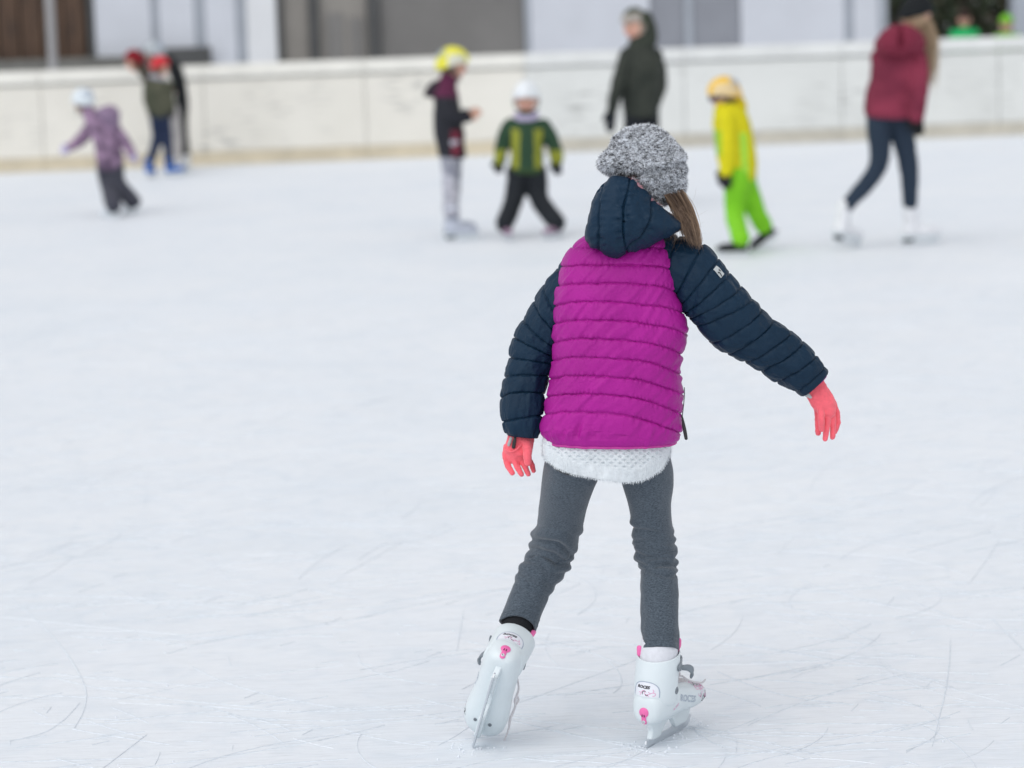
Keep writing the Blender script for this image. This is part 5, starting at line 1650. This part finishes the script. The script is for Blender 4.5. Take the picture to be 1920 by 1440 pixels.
# ---- child in green and yellow jacket facing the camera
Y = gy(992, 444); sz = 0.76
fL, fR = foot(1036, 449, 140, sz), foot(951, 451, -165, sz)
J = dict(head=(987, 186, 0), neck=(987, 222), shL=(1018, 238), shR=(958, 238), elL=(1037, 268), elR=(942, 270), wrL=(1044, 299), wrR=(937, 300),
         haL=(1045, 326, -.02), haR=(934, 322, -.02), hip=(988, 326), hipL=(1005, 334), hipR=(971, 334), knL=(1012, 376, -.04), knR=(963, 376, -.04))
def green_c(V):
    p = px_of(V)
    C = np.repeat([(0.024, 0.058, 0.032)], len(V), 0)
    ye = ((np.abs(p[:, 0] - 988) > 13 + 0.02 * (p[:, 1] - 240)) & (np.abs(p[:, 0] - 988) < 29) & (p[:, 1] > 242) & (p[:, 1] < 322)) | ((p[:, 1] > 281) & (np.abs(p[:, 0] - 988) > 40))
    ye &= vnoise(V * 26) > -0.45
    C[ye] = (0.26, 0.28, 0.035)
    lo = (p[:, 1] > 316) & (np.abs(p[:, 0] - 988) < 30)
    C[lo] = (0.045, 0.085, 0.035)
    return C
person("small child facing the camera in green and yellow jacket with white helmet", Y, legs_of(J, fL, fR, Y, sz),
       [(970, 1005, 222, 0), (952, 1023, 238, 0), (954, 1022, 258, 0), (957, 1019, 285, 0), (957, 1019, 312, 0), (961, 1016, 326, 0)], [.06, .09, .11, .12, .12, .10],
       1.10, 178, head_h=.205, jacket_c=green_c, trouser_c=(0.014, 0.017, 0.022), leg_r=(.080, .070, .066), sleeve_r=(.062, .055, .045),
       hat="helmet", hat_c=(0.74, 0.77, 0.80), glove_c=(0.012, 0.015, 0.022), feet=(fL, fR), skate_c=(0.30, 0.20, 0.28), skate_s=sz, scarf=(0.45, 0.40, 0.56), gaze=178)

# ---- adult in dark olive parka, turned left
Y = gy(1195, 388); sz = 1.05
fL, fR = foot(1186, 386, 85, sz), foot(1212, 392, 80, sz)
J = dict(head=(1193, 50, 0), neck=(1197, 84), shL=(1176, 104, -.05), shR=(1229, 106, .05), elL=(1158, 160, -.12), elR=(1238, 150, .05), wrL=(1148, 205, -.14), wrR=(1230, 192, -.05),
         haL=(1143, 246, -.15), haR=(1222, 212, -.10), hip=(1203, 212), hipL=(1190, 222, -.03), hipR=(1216, 222, .03), knL=(1190, 300, -.02), knR=(1216, 302, .02))
person("adult in dark olive hooded parka standing sideways before the boards", Y, legs_of(J, fL, fR, Y, sz),
       [(1180, 1214, 82, 0), (1167, 1238, 104, 0), (1165, 1241, 130, 0), (1164, 1238, 160, 0), (1166, 1236, 190, 0), (1170, 1236, 214, 0), (1173, 1233, 220, 0)], [.08, .13, .15, .15, .15, .15, .13],
       1.66, 100, head_h=.235, jacket_c=mottled((0.026, 0.031, 0.026), (0.040, 0.045, 0.037), 8), trouser_c=(0.012, 0.014, 0.019), leg_r=(.088, .066, .055), sleeve_r=(.068, .058, .045),
       hat="beanie", hat_c=lambda V, fr: np.where(((((V - fr[0]) @ fr[1]) > -.05 * fr[4]) & (((V - fr[0]) @ fr[2]) < .46 * fr[4]))[:, None], [[0.36, 0.33, 0.30]], [[0.055, 0.065, 0.042]]), glove_c=(0.012, 0.015, 0.02), feet=(fL, fR), skate_c=(0.03, 0.03, 0.03), skate_s=sz, hair=(0.32, 0.27, 0.22), gaze=112, tilt=(-.08, 0, 1), collar=0.06, sole_dark=True,
       hood=([(1207, 38, .03), (1212, 58, .03), (1208, 80, .02), (1197, 90, .0)], [.078, .088, .095, .095]), hood_c=(0.036, 0.043, 0.033))

# ---- child in yellow and lime snowsuit
Y = gy(1385, 472); sz = 0.78
fL = foot(1374, 482, 88, sz)
fR = foot(1440, 460, 88, sz, Y=Y + .12, pitch=-0.62, z=0.0)
J = dict(head=(1360, 181, 0), neck=(1365, 206), shL=(1364, 226, -.10), shR=(1384, 226, .08), elL=(1364, 280, -.13), elR=(1380, 280, .12), wrL=(1361, 322, -.14), wrR=(1362, 318, .12),
         haL=(1361, 352, -.15), haR=(1352, 345, .12), hip=(1387, 330), hipL=(1383, 342, -.05), hipR=(1394, 342, .06), knL=(1378, 402, -.05), knR=(1418, 398, .08))
def suit_c(V):
    p = px_of(V)
    C = np.repeat([(0.62, 0.56, 0.010)], len(V), 0)
    li = (p[:, 0] - 0.06 * (p[:, 1] - 240) > 1386) & (p[:, 0] - 0.06 * (p[:, 1] - 240) < 1399) & (p[:, 1] > 250)
    C[li] = (0.34, 0.64, 0.06)
    lf = (p[:, 0] < 1353) & (p[:, 1] > 245) & (p[:, 1] < 292)
    C[lf] = (0.30, 0.50, 0.03)
    return C
person("small child in yellow jacket and lime trousers with orange helmet, skating left", Y, legs_of(J, fL, fR, Y, sz),
       [(1346, 1386, 194, 0), (1338, 1398, 206, 0), (1335, 1406, 226, 0), (1339, 1412, 250, 0), (1343, 1417, 282, 0), (1348, 1419, 312, 0), (1354, 1416, 334, 0), (1362, 1406, 340, 0)], [.07, .10, .11, .12, .12, .12, .12, .10],
       1.12, 88, head_h=.20, jacket_c=suit_c, trouser_c=(0.20, 0.55, 0.02), leg_r=(.088, .064, .060), sleeve_r=(.060, .056, .046), goggles=True,
       hat="helmet", hat_c=lambda V, fr: np.where((np.abs((V - fr[0]) @ fr[3]) > .26 * fr[4])[:, None] & (((V - fr[0]) @ fr[2]) > .02 * fr[4])[:, None] & (((V - fr[0]) @ fr[2]) < .46 * fr[4])[:, None], [[0.68, 0.52, 0.28]], [[0.80, 0.49, 0.03]]),
       glove_c=(0.020, 0.018, 0.024), feet=(fL, fR), skate_c=(0.020, 0.021, 0.026), skate_s=sz, gaze=95, sole_dark=True, collar=0.07,
       hood=([(1356, 198, -.02), (1372, 190, .02), (1384, 200, .02)], [.055, .065, .06]), hood_c=(0.64, 0.50, 0.012))

# ---- woman in burgundy jacket, long fair hair
Y = gy(1660, 464); sz = 1.02
fL = foot(1588, 462, -50, sz, Y=Y - .02, pitch=-0.22, z=0.01)
fR = foot(1727, 459, -78, sz)
J = dict(head=(1717, 34, .02), neck=(1700, 76), shL=(1652, 108, -.02), shR=(1718, 102, -.06), elL=(1660, 160, .16), elR=(1724, 158, -.13), wrL=(1690, 205, .2), wrR=(1719, 218, -.17),
         haL=(1712, 228, .2), haR=(1722, 252, -.17), hip=(1668, 218), hipL=(1648, 232, -.02), hipR=(1687, 232, .03), knL=(1645, 314, 0), knR=(1704, 314, .05))
person("woman in burgundy hooded jacket and dark blue jeans with long fair hair, leaning right", Y, legs_of(J, fL, fR, Y, sz, .22),
       [(1668, 1722, 74, 0), (1640, 1731, 100, 0), (1634, 1734, 128, 0), (1627, 1733, 160, 0), (1621, 1729, 190, 0), (1619, 1726, 212, 0), (1626, 1722, 222, 0)], [.08, .13, .15, .15, .15, .15, .13],
       1.68, -55, head_h=.235, jacket_c=mottled((0.155, 0.020, 0.044), (0.24, 0.033, 0.066), 7), trouser_c=(0.022, 0.036, 0.060), leg_r=(.082, .062, .045), sleeve_r=(.068, .06, .05),
       hat="beanie", hat_c=(0.008, 0.010, 0.012), glove_c=(0.008, 0.009, 0.011), feet=(fL, fR), skate_c=(0.74, 0.75, 0.78), skate_s=sz, high=True, hair=(0.42, 0.30, 0.19),
       hood=([(1660, 84, -.10), (1674, 77, -.15), (1692, 75, -.16), (1712, 82, -.12)], [.072, .10, .108, .085]), hood_c=(0.19, 0.022, 0.048), gaze=-60, tilt=(.12, 0, 1),
       long_hair=([(1736, 40, -.02), (1744, 75, -.03), (1742, 115, -.04), (1734, 155, -.04)], 260, 0.028, (0.30, 0.21, 0.13), (0.55, 0.41, 0.27)))

# ---- two children in green behind the boards at the far right
def bystander(px, py, col_, label, hat_c, ptop):
    Yb = gy(px, 253) + 2.2
    g0 = at(px, 200, Yb); z0 = 0.0
    def pix_at(dx, z):
        p = np.array([g0[0] + dx, Yb, z]); q = px_of(p[None])[0]; return q[0], q[1]
    J = {}
    def setj(k, dx, z, d=0.0):
        x, y = pix_at(dx, z); J[k] = (x, y, d)
    t = ptop
    for k, dx, z, d in (("head", 0, t + .10, 0), ("neck", 0, t - .03, 0), ("shL", .12, t - .06, 0), ("shR", -.12, t - .06, 0), ("elL", .17, t - .27, .02), ("elR", -.17, t - .27, .02), ("wrL", .16, t - .44, -.06), ("wrR", -.16, t - .44, -.06),
                        ("haL", .15, t - .56, -.1), ("haR", -.15, t - .56, -.1), ("hip", 0, t - .48, 0), ("hipL", .08, t - .52, 0), ("hipR", -.08, t - .52, 0), ("knL", .09, t - .80, -.02), ("knR", -.09, t - .80, -.02), ("anL", .09, .09, 0), ("anR", -.09, .09, 0)):
        setj(k, dx, z, d)
    rg = [(*[pix_at(dx, z)[0] for dx in (-w, w)], pix_at(0, z)[1], 0) for w, z in ((.07, t - .01), (.15, t - .06), (.16, t - .2), (.16, t - .4), (.15, t - .54))]
    person(label, Yb, J, rg, [.06, .10, .11, .11, .10], 1.3, 180, head_h=.20, jacket_c=col_, trouser_c=(0.02, 0.02, 0.025), hat="beanie", hat_c=hat_c, glove_c=(0.02, 0.02, 0.02), gaze=175, rough_voxel=0.014)
bystander(1810, 60, (0.02, 0.42, 0.13), "child in emerald green jacket standing behind the boards at the right", (0.035, 0.018, 0.016), 1.17)
bystander(1889, 45, (0.18, 0.48, 0.02), "child in lime green hat and jacket behind the boards, rightmost of all", (0.18, 0.50, 0.03), 1.10)
